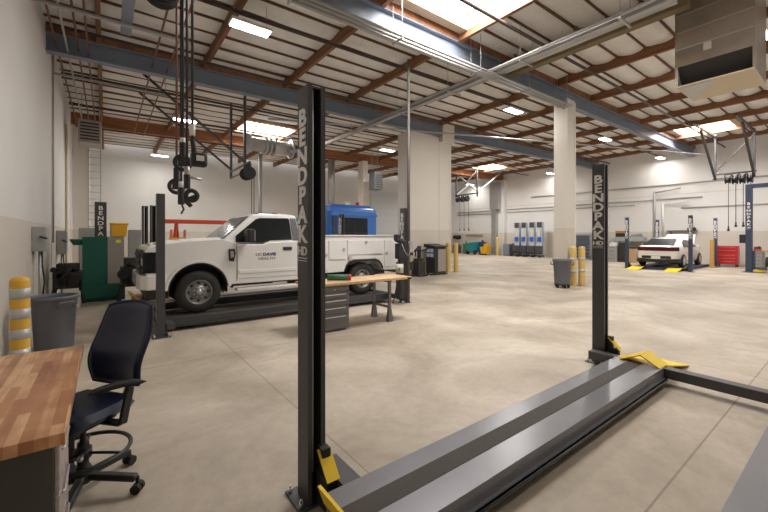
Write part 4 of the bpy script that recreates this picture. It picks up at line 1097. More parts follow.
# extra hanging gun
reel(.62, 5.42, RZ-.02, .20, 2.62, 'hose reel whose hose ends in a slim grease gun over the bonnet', 'hose reels over the truck bonnet', M_BLACK, 3)
def bracket(x, y0, y1, z, label, dx=.9, m=None):
    m = m or M_POST
    t = thing('reel_bracket', label, 'bracket', (x, (y0+y1)/2, z))
    mb = MB(); mb.bar((x, y0-.12, z+.02), (x, y1+.12, z+.02), .06, .05)
    mb.build('rail', m, t)
    for y in (y0-.1, y1+.1):
        zt = zr(x)-.35
        mb = MB(); mb.bar((x, y, z), (x-dx*.15, y, zt), .06, .06); mb.build('upright', m, t)
        mb = MB(); mb.bar((x+dx, y, zt), (x+.02, y, z+.15), .05, .05); mb.build('brace', m, t)
    mb = MB(); mb.bar((x, y0-.1, z+.2), (x-.05, y1+.1, zr(x)-.5), .04, .04); mb.build('cross_brace', m, t)
    return t
bracket(.60, 4.5, 5.7, RZ+.345, 'dark steel bracket carrying the hose reels over the truck bonnet', .9)
# bracket seen beyond the truck
t = thing('reel_bracket', 'dark triangular steel bracket under the skylight behind the truck cab', 'bracket', (3.9, 14, 4.2))
mb = MB(); mb.bar((3.9, 12.7, 4.2), (3.9, 15.2, 4.2), .06, .05); mb.bar((3.9, 13.3, 3.95), (3.9, 15.2, 3.95), .05, .05); mb.build('rail', M_POST, t)
for y in (13.3, 15.1):
    mb = MB(); mb.bar((3.9, y, 3.92), (3.9, y, zr(3.9)-.03), .08, .08); mb.build('upright', M_POST, t)
    mb = MB(); mb.bar((3.88, y, 4.3), (.9, y, 6.6), .07, .07); mb.build('brace', M_POST, t)
for k, (y, lb) in enumerate(((13.1, 'hose reel on the triangular bracket behind the truck cab, its farther one'), (12.85, 'hose reel on the triangular bracket behind the truck cab, its nearer one'))):
    reel(3.9, y, 3.84, .22, 2.4, lb, 'hose reels behind the truck cab', M_BLACK)
# bracket by the two-post lift
t = thing('reel_bracket', 'dark V-shaped steel bracket hanging before the far wall above the red tool chest', 'bracket', (24.2, 3.9, 4.4))
mb = MB(); mb.bar((24.2, 3.2, 4.72), (24.2, 4.72, 4.72), .07, .07); mb.bar((24.1, 4.1, 4.5), (24.1, 4.75, 4.5), .04, .04); mb.build('rail', M_POST, t)
for y in (3.28, 4.66):
    mb = MB(); mb.bar((24.2, y, 4.45), (24.2, y, 6.75), .08, .08); mb.build('upright', M_POST, t)
    mb = MB(); mb.bar((24.2, y, 4.5), (21.6, y, 6.5), .09, .09); mb.bar((20.3, y, 6.6), (24.3, y, 6.6), .08, .09); mb.build('brace', M_POST, t)
mb = MB(); mb.bar((24.2, 4.66, 4.85), (24.2, 3.28, 6.45), .06, .06); mb.build('cross_brace', M_POST, t)
for (y, z0, mh, lb) in ((4.20, 2.15, M_HOSE, 'small reel with a red-brown hose first in the row above the red tool chest'), (3.94, 2.35, M_BLACK, 'black hose reel second in the row above the red tool chest'), (3.68, 2.35, M_BLACK, 'black hose reel third in the row above the red tool chest'), (3.42, 3.9, M_BLACK, 'black hose reel last in the row, closest to the blue two-post lift')):
    reel(24.2, y, 4.4, .23 if y < 4.1 else .18, 4.4-z0, lb, 'hose reels above the red tool chest', mh)
# bracket far beyond the pier
t = thing('reel_bracket', 'far dark steel bracket with crossed braces seen past the broad pier', 'bracket', (22.6, 19.1, 4.9))
mb = MB(); mb.bar((22.6, 18.0, 4.95), (22.6, 20.3, 4.95), .08, .08); mb.build('rail', M_POST, t)
for y in (18.1, 20.2):
    mb = MB(); mb.bar((22.6, y, 4.7), (22.6, y, 6.8), .09, .09); mb.build('upright', M_POST, t)
    mb = MB(); mb.bar((22.6, y, 5.0), (25.4, y, 6.7), .09, .09); mb.build('brace', M_GALV, t)
mb = MB(); mb.bar((22.6, 18.1, 5.1), (22.6, 20.2, 6.7), .08, .08); mb.bar((22.6, 20.2, 5.1), (22.6, 18.1, 6.7), .08, .08); mb.build('cross_brace', M_GALV, t)
for (y, lb) in ((20.0, 'black hose reel first in the row on the far crossed bracket'), (19.55, 'black hose reel second in the row on the far crossed bracket'), (19.1, 'black hose reel third in the row on the far crossed bracket')):
    reel(22.6, y, 4.62, .24, 2.3, lb, 'hose reels on the far crossed bracket', M_BLACK)
# exhaust hose reel
t = thing('exhaust_reel', 'silver exhaust hose reel with corrugated hose hanging over the truck cab', 'exhaust reel', (5.9, 16.4, 5.4))
EZ = 5.74
mb = MB(); mb.cyl((4.95, 16.4, EZ), (6.9, 16.4, EZ), .30, 24); mb.build('drum', M_HVACL, t)
for x in (4.95, 5.65, 5.85, 6.05, 6.9):
    mb = MB(); mb.cyl((x-.04, 16.4, EZ), (x+.04, 16.4, EZ), .44, 24); mb.build('flange', M_GALV, t)
mb = MB(); mb.cyl((6.9, 16.4, EZ), (7.2, 16.4, EZ), .22, 20); mb.build('motor', M_DKBLUE, t)
for x in (5.2, 6.7):
    mb = MB(); mb.cyl((x, 16.4, EZ), (x, 16.4, zr(x)-.02), .02, 8); mb.build('hanger_rod', M_GREYP, t)
mb = MB(); mb.cyl((5.45, 16.3, .0), (5.45, 16.3, EZ-.45), .09, 16); tag(mb.build('standpipe', M_GREYP), 'grey upright pipe rising behind the truck roof to the exhaust reel', 'pipe')
mb = MB(); mb.bar((6.4, 15.2, 5.35), (8.0, 15.2, 5.75), .12, .12); mb.cyl((7.9, 15.2, 5.7), (7.9, 15.2, zr(7.9)-.10), .03, 8)
tag(mb.build('boom_arm', M_GREYP), 'slanted grey steel arm below the skylight behind the front post', 'arm')

# ------------------------------------------------------------------ hanging heater unit
t = thing('hanging_air_unit', 'big brushed-metal air unit with dark intake hanging from the roof', 'air handling unit', (10.8, 1.98, 4.98))
X0, X1, Y0_, Y1_, ZB, ZT = 10.08, 11.4, 1.36, 2.6, 4.98, 6.9
mb = MB(); w = .03
mb.box(X0, X1, Y0_, Y1_, ZB+.42, ZT+.1)
mb.box(X0, X1, Y0_, Y0_+w, ZB, ZB+.42); mb.box(X1-w, X1, Y0_, Y1_, ZB, ZB+.42)
mb.box(X0-.015, X0+.01, Y0_-.015, Y0_+.01, ZB, ZT); mb.box(X0-.015, X0+.01, Y1_-.01, Y1_+.015, ZB, ZT)
mb.build('casing', M_HVAC, t)
for k in range(1, 4):
    mb = MB(); mb.box(X0-.012, X0, Y0_, Y1_, ZB+.42+k*.37, ZB+.44+k*.37); mb.build('panel_seam', M_HVACL, t)
mb = MB(); mb.box(X0, X1-w, Y1_-w, Y1_, ZB, ZB+.42); mb.build('intake_cheek', M_HVACL, t)
mb = MB(); mb.hexa([(X0+.34, Y0_+w, ZB+.0), (X0+.36, Y0_+w, ZB), (X0+.36, Y1_-w, ZB), (X0+.34, Y1_-w, ZB), (X0+.005, Y0_+w, ZB+.42), (X0+.025, Y0_+w, ZB+.42), (X0+.025, Y1_-w, ZB+.42), (X0+.005, Y1_-w, ZB+.42)]); mb.build('intake_louvre', M_BLACK, t)
mb = MB(); mb.box(X0, X1, Y0_, Y1_, ZB-.025, ZB); b = mb.build('bottom_panel', M_CREAM, t)
mb = MB(); mb.prism([(X0+.04, Y1_-.04), (X1-.04, Y1_-.04), (X0+.04, Y0_+.55)], 'z', ZB-.035, ZB-.025); mb.build('bottom_flap', M_HVACL, b)
mb = MB(); mb.box(X0-.016, X0, 2.0, 2.13, ZB+.62, ZB+.78); mb.build('label', M_LABELW, t)

# ------------------------------------------------------------------ pipes and conduits under the roof
def pipe(pts, r, m, label, cat='pipe', group=None, name='ceiling_pipe'):
    mb = MB()
    for a, b_ in zip(pts, pts[1:]): mb.cyl(a, b_, r, 12)
    return tag(mb.build(name, m), label, cat, group)
for i, y in enumerate((5.0, 8.1, 11.0, 14.1, 17.2, 20.5)):
    where = ('crossing the skylight in front', 'passing beside the bright lamp over the truck', 'just before the second girder', 'between the second girder and the orange timber beam', 'along the orange timber beam', 'beyond the orange timber beam')[i]
    pipe([(LX+.1, y, zr(LX)-.44), (RX-.1, y, zr(RX)-.44)], .04, M_PIPE, 'dark sprinkler pipe under the roof, '+where, group='sprinkler pipes')
for i, (x, z) in enumerate(((-.95, 6.25), (-.75, 6.2), (-.55, 6.3), (-.35, 6.2), (1.0, 6.3), (1.35, 6.25))):
    lb = ('thin red-brown conduit closest to the pale wall, running under the roof', 'thin conduit second from the pale wall, running under the roof', 'thin conduit third from the pale wall, running under the roof', 'thin conduit fourth from the pale wall, beside the first wooden beam', 'thin conduit past the first wooden beam, nearer to it', 'thin conduit past the first wooden beam, farther from it')[i]
    pipe([(x, -1, z), (x, 20, z)], .022, M_HOSE if i != 1 else M_GREYP, lb, 'conduit', 'conduits near the pale wall', 'ceiling_conduit')
for i, (y, x0, x1) in enumerate(((3.2, LX, 1.8), (6.0, LX, 2.2), (9.5, LX, 1.6), (13.5, LX, 1.6))):
    mb = MB(); mb.box(LX, x1, y-.03, y+.03, 6.12, 6.17)
    for x in (LX+.15, x1-.1): mb.cyl((x, y, 6.1), (x, y, 6.85), .01, 6)
    tag(mb.build('trapeze_hanger', M_GREYP), 'grey trapeze strut under the conduits by the pale wall, %s from the desk' % ('first', 'second', 'third', 'last')[i], 'hanger')
mb = MB(); mb.box(.25, .45, 5.5, 10.1, 6.2, 6.28); mb.box(.33, .37, 5.6, 5.66, 6.28, 6.83); mb.box(.33, .37, 9.9, 9.96, 6.28, 6.83)
tag(mb.build('hanging_channel', M_STEEL), 'short blue-grey steel channel hung under the roof near the conduits', 'steel channel')
# cable tray and big pipe along x = 8.4
t = thing('cable_tray', 'long grey trunking running away under the girders', 'trunking', (8.35, 9, 6.02))
mb = MB(); mb.box(8.27, 8.42, 2.2, 16.5, 6.02, 6.14); mb.build('trunking', M_GREYP, t)
mb = MB(); mb.cyl((8.6, 2.2, 6.12), (8.6, 8.5, 6.12), .055, 14); mb.cyl((8.17, 2.2, 6.10), (8.17, 12.5, 6.10), .035, 12); mb.build('conduit', M_GALV, t)
for y in (3, 5.2, 7.6, 10, 13):
    mb = MB(); mb.box(8.1, 8.68, y-.02, y+.02, 5.99, 6.02); mb.cyl((8.13, y, 6), (8.13, y, 6.85), .008, 6); mb.cyl((8.66, y, 6), (8.66, y, 6.85), .008, 6); mb.build('hanger', M_GREYP, t)
mb = MB(); mb.box(9.2, 9.42, 2.2, 6.3, 6.28, 6.6)
for y in (2.6, 4.4, 6.1): mb.box(9.28, 9.34, y-.03, y+.03, 6.58, 6.86)
tag(mb.build('olive_channel', M_OLIVE), 'olive-brown steel channel beside the grey trunking', 'steel channel')
t = thing('conduit_rack', 'bundle of three grey conduits hung along the first girder', 'conduit', (7.2, 6.13, 5.9))
for i, dy in enumerate((-.20, -.32, -.44)):
    mb = MB(); mb.cyl((2.0, 6.45+dy, 5.90), (12.4, 6.45+dy, 6.02), .035 if i else .05, 12); mb.build('conduit', M_GREYP, t)
for x in (2.6, 5.0, 7.6, 9.8, 12.0):
    zc = 5.90+(x-2)*.0115
    mb = MB(); mb.box(x-.02, x+.02, 5.96, 6.30, zc-.075, zc-.05); mb.cyl((x, 5.975, zc-.06), (x, 5.975, zr(x)-.1), .008, 6); mb.cyl((x, 6.29, zc-.06), (x, 6.29, zr(x)-.1), .008, 6); mb.build('hanger', M_GREYP, t)
pipe([(6.05, 6.985, .016), (6.05, 6.985, 6.1)], .036, mat('dull_conduit', (.14, .125, .11), .55, .2), 'tall grey conduit rising to the roof beside the dark lift post at the truck tail', 'conduit', None, 'conduit_riser')
mb = MB(); mb.box(6.0, 6.1, 6.86, 6.946, 1.35, 1.55, .01)
tag(mb.build('switch_box', M_GALV), 'small metal switch box on the tall conduit at the truck tail', 'switch box')
# pipes across the pier and column towards the far wall
pipe([(4.0, 11.26, 5.32), (21.0, 4.4, 5.25)], .03, M_GREYP, 'thin grey pipe running across past the square column', 'pipe', None, 'ceiling_pipe')
# conduits on the far wall
for i, (z, y0, y1) in enumerate(((4.9, -2, 17), (4.0, 6, 25), (3.75, 9.5, 25), (3.4, -2, 7))):
    pipe([(RX-.04, y0, z), (RX-.04, y1, z)], .04, M_GREYP, ('highest grey pipe along the far wall above the hatchback', 'grey pipe along the far wall, upper of the close pair', 'grey pipe along the far wall, lower of the close pair', 'grey pipe low along the far wall near the two-post lift')[i], 'pipe', None, 'wall_pipe')
for i, (y, zt, z1) in enumerate(((8.35, 4.55, 1.6), (7.9, 3.75, 1.6))):
    t = thing('jib_pipe', ('taller grey standpipe with side arm behind the hatchback lift', 'shorter pale standpipe with side arm behind the hatchback lift')[i], 'pipe', (RX-.2, y, z1))
    mb = MB(); mb.cyl((RX-.12, y, z1), (RX-.12, y, zt), .06, 12); mb.box(RX-.18, RX-.02, y-.12, y+.12, z1-.1, z1+.02); mb.build('upright', M_GREYP if i == 0 else M_WHITE, t)
    mb = MB(); mb.cyl((RX-.12, y, zt-.1), (RX-.4, y-1.4, zt+.05), .05, 10); mb.build('arm', M_GREYP if i == 0 else M_WHITE, t)
# unit heater by the end wall
t = thing('unit_heater', 'grey unit heater hanging high beside the slim column', 'heater', (12.9, 17.9, 4.45))
mb = MB(); mb.box(12.62, 13.2, 17.6, 18.2, 4.45, 5.5, .03); mb.build('housing', mat('mid_grey_housing', (.16, .165, .17), .5), t)
mb = MB()
for k in range(6): mb.box(12.67, 13.15, 17.58, 17.6, 4.56+.14*k, 4.62+.14*k)
mb.build('louvre', M_POST, t)
mb = MB(); mb.cyl((12.7, 18, 5.45), (12.7, 18, 6.9), .015, 8); mb.cyl((13.1, 18, 5.45), (13.1, 18, 6.9), .015, 8); mb.build('hanger_rod', M_GREYP, t)
mb = MB(); mb.cyl((11.6, 21.0, 3.7), (11.6, 21.0, 6.86), .22, 18); tag(mb.build('round_duct', M_GALV), 'silver round duct dropping above the blue van', 'duct')

# ------------------------------------------------------------------ right: two-post lift, tool chest, benches
t = thing('two_post_lift', 'tall slate blue two-post lift with overhead beam and yellow pads before the far wall', 'car lift', (23.85, 1.9, 0))
for (y, s) in ((3.4, -1), (.25, 1)):
    mb = MB(); mb.box(23.72, 23.98, y-.11, y+.11, .02, 4.06); p = mb.build('post', M_NAVY, t)
    mb = MB(); mb.box(23.5, 24.2, y-.2, y+.2, 0, .025); mb.build('base_plate', M_NAVY, p)
    mb = MB(); mb.box(23.76, 23.94, y+s*.11, y+s*.2, .12, 1.0, .01); c = mb.build('carriage', M_NAVY, t)
    for dx in (-.55, .55):
        mb = MB(); mb.bar((23.85+dx*.2, y+s*.2, .2), (23.85+dx, y+s*.75, .2), .1, .08); mb.build('swing_arm', M_NAVY, c)
        mb = MB(); mb.cyl((23.85+dx, y+s*.75, .15), (23.85+dx, y+s*.75, .32), .09, 16); mb.build('pad', M_YEL, c)
    mb = MB(); mb.box(23.55, 24.15, y+s*.21, y+s*.5, .03, .15, .02); mb.build('arm_guard', M_YEL, c)
post_letters(t, 23.72, 3.4, 3.25, .16, .15)
mb = MB(); mb.box(23.75, 23.95, .2, 3.51, 3.9, 4.08, .01); mb.build('overhead_beam', M_NAVY, t)
mb = MB(); mb.box(23.74, 23.96, 3.515, 3.72, 1.35, 1.75, .02); mb.build('control_box', M_BLACK, t)
t = thing('tool_chest', 'bright red tool chest on castors against the far wall', 'tool chest', (27.2, 4.72, 0))
mb = MB(); mb.box(26.95, 27.5, 4.28, 5.18, .14, .68, .01); mb.box(27.15, 27.5, 4.28, 5.18, .68, 1.14, .01); mb.build('body', M_RED, t)
for k in range(3):
    mb = MB(); mb.box(26.93, 26.955, 4.32, 5.14, .17+k*.165, .32+k*.165, .004); d = mb.build('drawer', M_RED, t)
    mb = MB(); mb.box(26.915, 26.93, 4.4, 5.06, .29+k*.165, .305+k*.165); mb.build('handle', M_CHROME, d)
for k in range(2):
    mb = MB(); mb.box(27.13, 27.155, 4.32, 5.14, .74+k*.19, .91+k*.19, .004); d = mb.build('drawer', M_RED, t)
    mb = MB(); mb.box(27.115, 27.13, 4.4, 5.06, .88+k*.19, .895+k*.19); mb.build('handle', M_CHROME, d)
for x in (27.02, 27.42):
    for y in (4.36, 5.1):
        mb = MB(); mb.cyl((x, y-.02, .06), (x, y+.02, .06), .06, 14); mb.box(x-.02, x+.02, y-.015, y+.015, .09, .145); mb.build('castor', M_RUB, t)
t = thing('drawer_bench', 'grey drawer workbench with a brown top at the far wall behind the two-post lift', 'workbench', (27.2, 3.2, 0))
mb = MB(); mb.box(26.9, 27.6, 2.7, 3.78, .86, .92, .01); mb.build('worktop', M_CARD, t)
mb = MB(); mb.box(26.95, 27.55, 3.34, 3.74, .04, .86); mb.box(26.97, 27.5, 2.75, 2.85, 0, .86); mb.build('cabinet', M_EBOX, t)
for k in range(4):
    mb = MB(); mb.box(26.93, 26.955, 3.36, 3.72, .08+k*.19, .25+k*.19, .004); d = mb.build('drawer', M_GALV, t)
    mb = MB(); mb.box(26.915, 26.93, 3.42, 3.66, .21+k*.19, .225+k*.19); mb.build('handle', M_POST, d)
t = thing('parts_tray', 'small red tray with dark lumps on the grey drawer workbench', 'tray', (27.1, 3.55, .92))
mb = MB(); mb.box(27.0, 27.3, 3.4, 3.7, .922, 1.02, .02); mb.build('tray', M_RED, t)
mb = MB(); mb.sphere((27.1, 3.5, 1.06), .09, 12); mb.sphere((27.2, 3.62, 1.05), .08, 12); mb.build('lump', M_ENGINE, t)
t = thing('spare_wheel', 'loose black wheel standing on the floor in front of the grey drawer workbench', 'wheel', (26.0, 3.05, 0))
mb = MB(); mb.lathe((26.0, 3.0, .33), (0, 1, 0), [(.2, -.1), (.3, -.11), (.33, -.06), (.33, .06), (.3, .11), (.2, .1), (.2, -.1)], 28); mb.build('tyre', M_RUB, t)
mb = MB(); mb.lathe((26.0, 3.0, .33), (0, 1, 0), [(0, -.06), (.1, -.07), (.2, -.09), (.2, .09), (0, .05)], 28); mb.build('rim', M_GALV, t)
mb = MB(); mb.box(25.6, 25.7, 4.98, 5.16, 0, 1.5, .02); mb.box(25.55, 25.75, 4.92, 5.2, 0, .08, .01)
tag(mb.build('wooden_stand', M_LIGHTWOOD), 'upright orange wooden stand beside the raised bonnet of the hatchback', 'stand')
t = thing('wall_shelf', 'long thin wall shelf with small dark items behind the hatchback roof', 'shelf', (RX-.1, 6.95, 2.0))
mb = MB(); mb.box(RX-.25, RX, 6.2, 7.7, 1.98, 2.02); mb.build('board', M_POST, t)
for y in (6.4, 7.5):
    mb = MB(); mb.bar((RX-.01, y, 1.78), (RX-.22, y, 1.98), .03, .03); mb.build('support', M_POST, t)
for i, y in enumerate((6.35, 6.6)):
    mb = MB(); mb.box(RX-.22, RX-.05, y-.08, y+.08, 2.022, 2.17, .02); mb.cyl((RX-.14, y, 2.16), (RX-.14, y, 2.22), .03, 10)
    tag(mb.build('tool_case', M_BLACK), ('small dark case at the very end of the thin wall shelf', 'small dark case one in from the end of the thin wall shelf')[i], 'case')
# bench group behind the hatchback lift
t = thing('shop_bench', 'cluttered grey bench with upper shelf against the far wall beside the hatchback', 'workbench', (27.5, 9.5, 0))
mb = MB(); mb.box(27.1, 28.0, 8.75, 10.4, .90, .96, .01); mb.build('worktop', M_POST, t)
for (y) in (8.85, 10.3):
    for x in (27.15, 27.95):
        mb = MB(); mb.box(x-.03, x+.03, y-.03, y+.03, 0, 1.5 if x > 27.5 else .9); mb.build('leg', M_POST, t)
mb = MB(); mb.box(27.3, 28.0, 8.75, 10.4, 1.33, 1.62, .02); mb.build('upper_cabinet', M_EBOX, t)
mb = MB(); mb.box(27.2, 28.0, 8.9, 10.2, .2, .24); mb.build('shelf', M_POST, t)
t = thing('drawer_tower', 'light grey drawer tower beside the cluttered bench at the far wall', 'drawer unit', (26.8, 10.25, 0))
mb = MB(); mb.box(26.55, 27.05, 9.98, 10.5, 0, 1.0, .01); mb.build('body', M_EBOX, t)
for k in range(4):
    mb = MB(); mb.box(26.53, 26.555, 10.0, 10.48, .04+.24*k, .25+.24*k, .005); d = mb.build('drawer', M_GALV, t)
    mb = MB(); mb.box(26.51, 26.53, 10.1, 10.38, .19+.24*k, .21+.24*k); mb.build('handle', M_POST, d)
mb = MB(); mb.box(26.6, 27.0, 10.02, 10.46, 1.002, 1.12, .03); mb.box(26.65, 26.95, 10.08, 10.4, 1.12, 1.26, .02); tag(mb.build('desktop_printer', M_WHITE), 'pale printer on top of the light grey drawer tower', 'printer')
mb = MB(); mb.box(27.35, 27.8, 9.85, 10.35, 1.622, 1.86, .01); tag(mb.build('equipment_case', M_BLACK), 'black case on the bench upper cabinet, under the orange box', 'case')
mb = MB(); mb.box(27.35, 27.8, 9.9, 10.36, 1.862, 2.02, .01); tag(mb.build('carton', mat('orange_carton', (.45, .20, .07), .7)), 'flat orange-brown box on top of the black case', 'box')
mb = MB(); mb.hexa([(27.4,8.9,1.622),(27.9,8.9,1.622),(27.9,9.6,1.622),(27.4,9.6,1.622),(27.5,9.0,1.84),(27.8,9.0,1.84),(27.8,9.45,1.76),(27.5,9.45,1.76)], .03); tag(mb.build('dust_sheet', mat('grey_sheet', (.20, .22, .22), .8)), 'dark grey covered lump on the bench upper cabinet', 'cover')
mb = MB(); mb.box(26.75, 27.3, 10.6, 11.2, 0, 1.05, .02); mb.box(26.7, 26.75, 10.65, 11.15, .5, .95, .01); tag(mb.build('compressor_cabinet', M_BLACK), 'black machine cabinet on the floor next to the light grey drawer tower', 'machine')
mb = MB(); mb.box(26.45, 27.0, 8.85, 9.4, 0, .85, .01); tag(mb.build('carton', M_CARD), 'brown carton on the floor beside the tail of the hatchback', 'box')
mb = MB(); mb.box(26.6, 27.05, 9.45, 9.9, 0, 1.25, .02); mb.cyl((26.58, 9.67, .9), (26.6, 9.67, .9), .12, 16); tag(mb.build('machine_tower', M_ENGINE), 'dark machine between the brown carton and the light grey drawer tower', 'machine')
t = thing('louvred_bin_rack', 'blue-grey rack of small parts bins behind the square column', 'rack', (27.6, 12.5, 0))
mb = MB(); mb.box(27.35, 27.85, 11.95, 13.05, 0, 1.85, .01); mb.build('frame', M_EBOX, t)
for k in range(7):
    mb = MB(); mb.hexa([(27.25,12.0,.12+.24*k),(27.35,12.0,.12+.24*k),(27.35,13.0,.12+.24*k),(27.25,13.0,.12+.24*k),(27.2,12.0,.28+.24*k),(27.35,12.0,.28+.24*k),(27.35,13.0,.28+.24*k),(27.2,13.0,.28+.24*k)]); mb.build('bin_row', mat('slate_bin', (.10, .13, .17), .5), t)
# mobile column lifts
def column_lift(x, y, label):
    t = thing('mobile_column_lift', label, 'column lift', (x, y, 0), group='mobile column lifts')
    mb = MB(); mb.box(x-.05, x+.22, y-.22, y+.22, .1, 2.75, .02); mb.build('column', mat('pale_blue_grey', (.46, .52, .60), .45), t)
    mb = MB(); mb.box(x-.06, x+.1, y-.205, y+.205, 2.35, 2.78, .01); mb.build('cap', M_POST, t)
    mb = MB(); mb.box(x-.13, x-.05, y-.15, y+.15, 1.25, 1.60, .02); mb.build('control_box', mat('strong_blue', (.03, .10, .50), .45), t)
    mb = MB(); mb.box(x-.11, x-.05, y-.12, y+.12, 1.62, 2.2, .01); mb.build('panel', M_LABELW, t)
    mb = MB(); mb.box(x-.45, x+.2, y-.30, y-.18, .05, .18, .01); mb.box(x-.45, x+.2, y+.18, y+.30, .05, .18, .01); mb.box(x-.2, x-.05, y-.3, y+.3, .25, .9, .02); mb.build('base', M_POST, t)
    for s in (-1, 1):
        mb = MB(); mb.cyl((x-.4, y+s*.24-.05, .1), (x-.4, y+s*.24+.05, .1), .1, 16); mb.build('wheel', M_RUB, t)
        mb = MB(); mb.bar((x-.18, y+s*.14, .35), (x-.62, y+s*.14, .35), .07, .08); mb.build('fork', M_POST, t)
for (y, lb) in ((17.75, 'mobile lift column closest to the grey cabinets and the wall duct'), (17.12, 'mobile lift column second from the grey cabinets'), (16.4, 'mobile lift column third from the grey cabinets'), (15.75, 'mobile lift column closest to the square column and the bin rack')):
    column_lift(27.3, y, lb)
mb = MB(); mb.box(27.2, 27.8, 18.45, 19.05, 0, 1.0, .02); mb.box(27.18, 27.2, 18.5, 19.0, .1, .5); tag(mb.build('metal_cabinet', mat('dull_blue_grey', (.20, .22, .25), .5)), 'low blue-grey cabinet beside the slim far bollard', 'cabinet')
mb = MB(); mb.box(27.55, 28.1, 17.95, 18.42, 0, 1.05, .02); mb.box(27.53, 27.55, 18.0, 18.3, .1, .9); tag(mb.build('metal_cabinet', mat('dark_brown_steel', (.10, .075, .06), .5)), 'low dark brown cabinet between the blue-grey cabinet and the mobile lift columns', 'cabinet')
t = thing('mop_bucket', 'yellow mop bucket with wringer near the far wall duct', 'bucket', (26.7, 20.5, 0))
mb = MB(); mb.hexa([(26.4,20.2,.12),(27.0,20.2,.12),(27.0,20.75,.12),(26.4,20.75,.12),(26.33,20.1,.72),(27.07,20.1,.72),(27.07,20.85,.72),(26.33,20.85,.72)], .03); mb.build('tub', M_BUCKET, t)
mb = MB(); mb.box(26.45, 26.95, 20.2, 20.5, .72, 1.0, .03); mb.cyl((26.6, 20.35, 1.0), (26.55, 20.3, 1.45), .02, 8); mb.build('wringer', M_BUCKET, t)
mb = MB()
for x in (26.45, 26.95):
    for y in (20.25, 20.7): mb.cyl((x, y-.02, .06), (x, y+.02, .06), .06, 12); mb.box(x-.01, x+.01, y-.01, y+.01, .1, .13)
mb.build('castor', M_RUB, t)
t = thing('tilt_truck', 'teal plastic tilt cart near the far wall beside the yellow mop bucket', 'cart', (26.9, 22.0, 0))
mb = MB(); mb.hexa([(26.5,21.6,.25),(27.2,21.6,.25),(27.2,22.3,.25),(26.5,22.3,.25),(26.3,21.45,1.15),(27.4,21.45,1.15),(27.4,22.5,1.0),(26.3,22.5,1.0)], .04); mb.build('tub', M_TEAL, t)
mb = MB(); mb.cyl((26.55, 21.5, .2), (26.55, 21.58, .2), .2, 18); mb.cyl((26.55, 22.3, .2), (26.55, 22.38, .2), .2, 18); mb.cyl((27.1, 21.9, .08), (27.1, 21.96, .08), .08, 12); mb.box(26.5, 27.1, 21.6, 22.3, .19, .25); mb.build('wheel', M_RUB, t)
mb = MB(); mb.box(26.9, 27.5, 20.95, 21.4, 0, 1.15, .03); mb.cyl((27.1, 21.1, 1.15), (27.1, 21.1, 1.3), .1, 14); tag(mb.build('floor_scrubber', M_DKBLUE), 'dark blue upright machine between the teal cart and the yellow mop bucket', 'machine')
mb = MB(); mb.box(27.3, 27.8, 23.1, 23.6, 0, .95, .05); mb.cyl((27.5, 23.35, .95), (27.5, 23.35, 1.2), .05, 10); tag(mb.build('sprayer', mat('leaf_green', (.05, .20, .07), .5)), 'small green tank near the far wall beyond the teal cart', 'tank')
mb = MB(); mb.box(27.3, 27.8, 24.2, 24.9, 0, .8, .03); mb.box(27.35, 27.7, 24.3, 24.8, .8, .9, .02); tag(mb.build('storage_crate', mat('plum_crate', (.14, .08, .10), .6)), 'dull purple crate at the far wall seen just past the pier bollards', 'crate')
mb = MB(); mb.cyl((RX-.2, 24.6, 1.55), (RX-.2, 25.0, 1.55), .2, 18); mb.cyl((RX-.2, 25.1, 1.58), (RX-.2, 25.35, 1.58), .17, 18); mb.box(RX-.2, RX, 24.6, 25.3, 1.45, 1.65); tag(mb.build('wall_reel', M_BLACK), 'pair of black drums fixed low on the far wall past the pier', 'reel')
mb = MB(); mb.box(RX-.12, RX, 21.9, 23.9, 1.72, 1.84, .01); mb.box(RX-.14, RX-.12, 22.0, 23.8, 1.74, 1.78); tag(mb.build('wall_rail', M_CARD), 'brown wooden rail on the far wall above the green tank', 'rail')

# ------------------------------------------------------------------ equipment at the broad pier
t = thing('diagnostic_cabinet', 'dark equipment cabinet with a blue and white panel beside the pier bollard', 'cabinet', (11.75, 11.45, 0))
mb = MB(); mb.box(11.38, 12.05, 11.2, 11.75, .08, 1.20, .02); mb.hexa([(11.3,11.1,1.2),(12.1,11.1,1.2),(12.1,11.8,1.2),(11.3,11.8,1.2),(11.3,11.1,1.24),(12.1,11.1,1.24),(12.1,11.8,1.34),(11.3,11.8,1.34)], .01); mb.build('body', M_ENGINE, t)
mb = MB(); mb.box(11.55, 12.04, 11.17, 11.2, .15, 1.12, .01); mb.build('door', mat('taupe_enamel', (.30, .27, .235), .5), t)
mb = MB(); mb.box(11.355, 11.385, 11.22, 11.73, .72, 1.18, .01); p = mb.build('panel', mat('panel_blue', (.03, .07, .24), .45), t)
mb = MB()
for i in range(2):
    for j in range(2): mb.box(11.345, 11.356, 11.27+.22*i, 11.45+.22*i, .78+.2*j, .93+.2*j)
mb.build('white_square', M_WHITE, p)
mb = MB()
for (x, y) in ((11.45, 11.25), (11.98, 11.25), (11.45, 11.7), (11.98, 11.7)): mb.cyl((x, y-.02, .05), (x, y+.02, .05), .05, 12)
mb.box(11.1, 12.1, 11.15, 11.2, .02, .08); mb.build('castor', M_RUB, t)
t.location.x -= .2
t = thing('tyre_machine', 'dark tyre machine with arm standing before the broad pier', 'machine', (10.75, 11.4, 0))
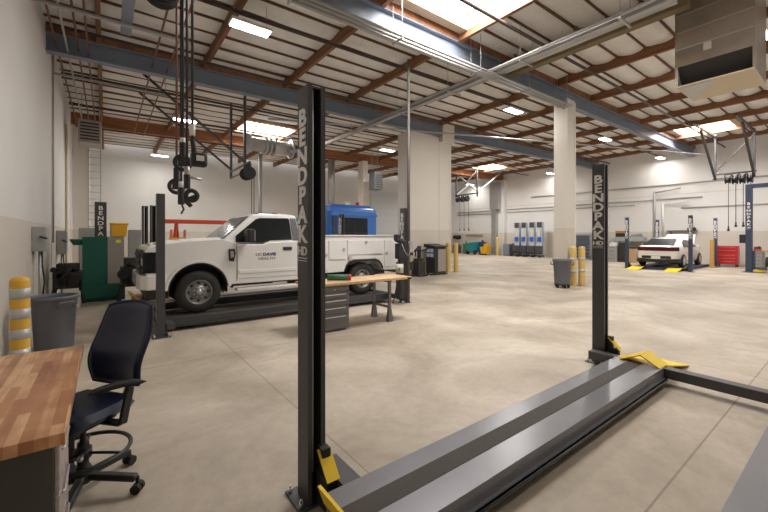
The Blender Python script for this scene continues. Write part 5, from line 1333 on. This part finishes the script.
mb = MB(); mb.box(10.55, 10.95, 11.2, 11.65, 0, .62, .03); mb.cyl((10.75, 11.4, .62), (10.75, 11.4, .74), .22, 22); mb.build('base', M_ENGINE, t)
mb = MB(); mb.box(10.86, 10.98, 11.5, 11.62, .62, 1.25, .01); mb.bar((10.92, 11.56, 1.2), (10.55, 11.4, 1.05), .08, .08); mb.cyl((10.58, 11.4, 1.08), (10.58, 11.4, .82), .03, 10); mb.bar((10.9, 11.5, 1.05), (11.28, 11.4, 1.12), .05, .05); mb.build('arm', M_BLACK, t)
mb = MB(); mb.box(10.45, 11.0, 11.1, 11.2, .02, .10, .01); mb.build('pedal', M_BLACK, t)
t.location.x -= .32
t = thing('engine_stand', 'black steel stand with a crossbar at the lift post end of the broad pier', 'stand', (10.0, 11.4, 0))
mb = MB(); mb.bar((9.95, 11.4, .05), (9.95, 11.4, 1.25), .08, .08); mb.bar((9.7, 11.15, .06), (10.35, 11.6, .06), .08, .07); mb.bar((9.7, 11.65, .06), (10.35, 11.2, .06), .08, .07); mb.bar((9.6, 11.4, 1.22), (10.15, 11.4, 1.22), .06, .06); mb.build('frame', M_BLACK, t)
mb = MB(); mb.bar((9.95, 11.4, .95), (10.3, 11.3, .95), .12, .12); mb.cyl((10.2, 11.3, .3), (10.2, 11.3, .62), .1, 14); mb.build('head', M_ENGINE, t)

t.location.x -= .3

# ------------------------------------------------------------------ camera, world, colour
cam = bpy.data.cameras.new('camera'); co = bpy.data.objects.new('camera', cam); COL.objects.link(co)
co.location = (0, 0, 1.68); co.rotation_euler = (PI/2, 0, -math.atan2(.603, .798))
cam.sensor_width = 36; cam.lens = 367.6/768*36; cam.shift_y = -20/768; cam.clip_start = .05; cam.clip_end = 200
SC.camera = co
w = bpy.data.worlds.new('world'); SC.world = w; w.use_nodes = True
w.node_tree.nodes['Background'].inputs[0].default_value = (1, .985, .965, 1); w.node_tree.nodes['Background'].inputs[1].default_value = .9
for o in bpy.data.objects:
    for k in ('_world', '_base'):
        if k in o: del o[k]
vs = SC.view_settings; vs.view_transform = 'Standard'; vs.look = 'None'; vs.gamma = 1; vs.use_curve_mapping = False; vs.exposure = 0.06
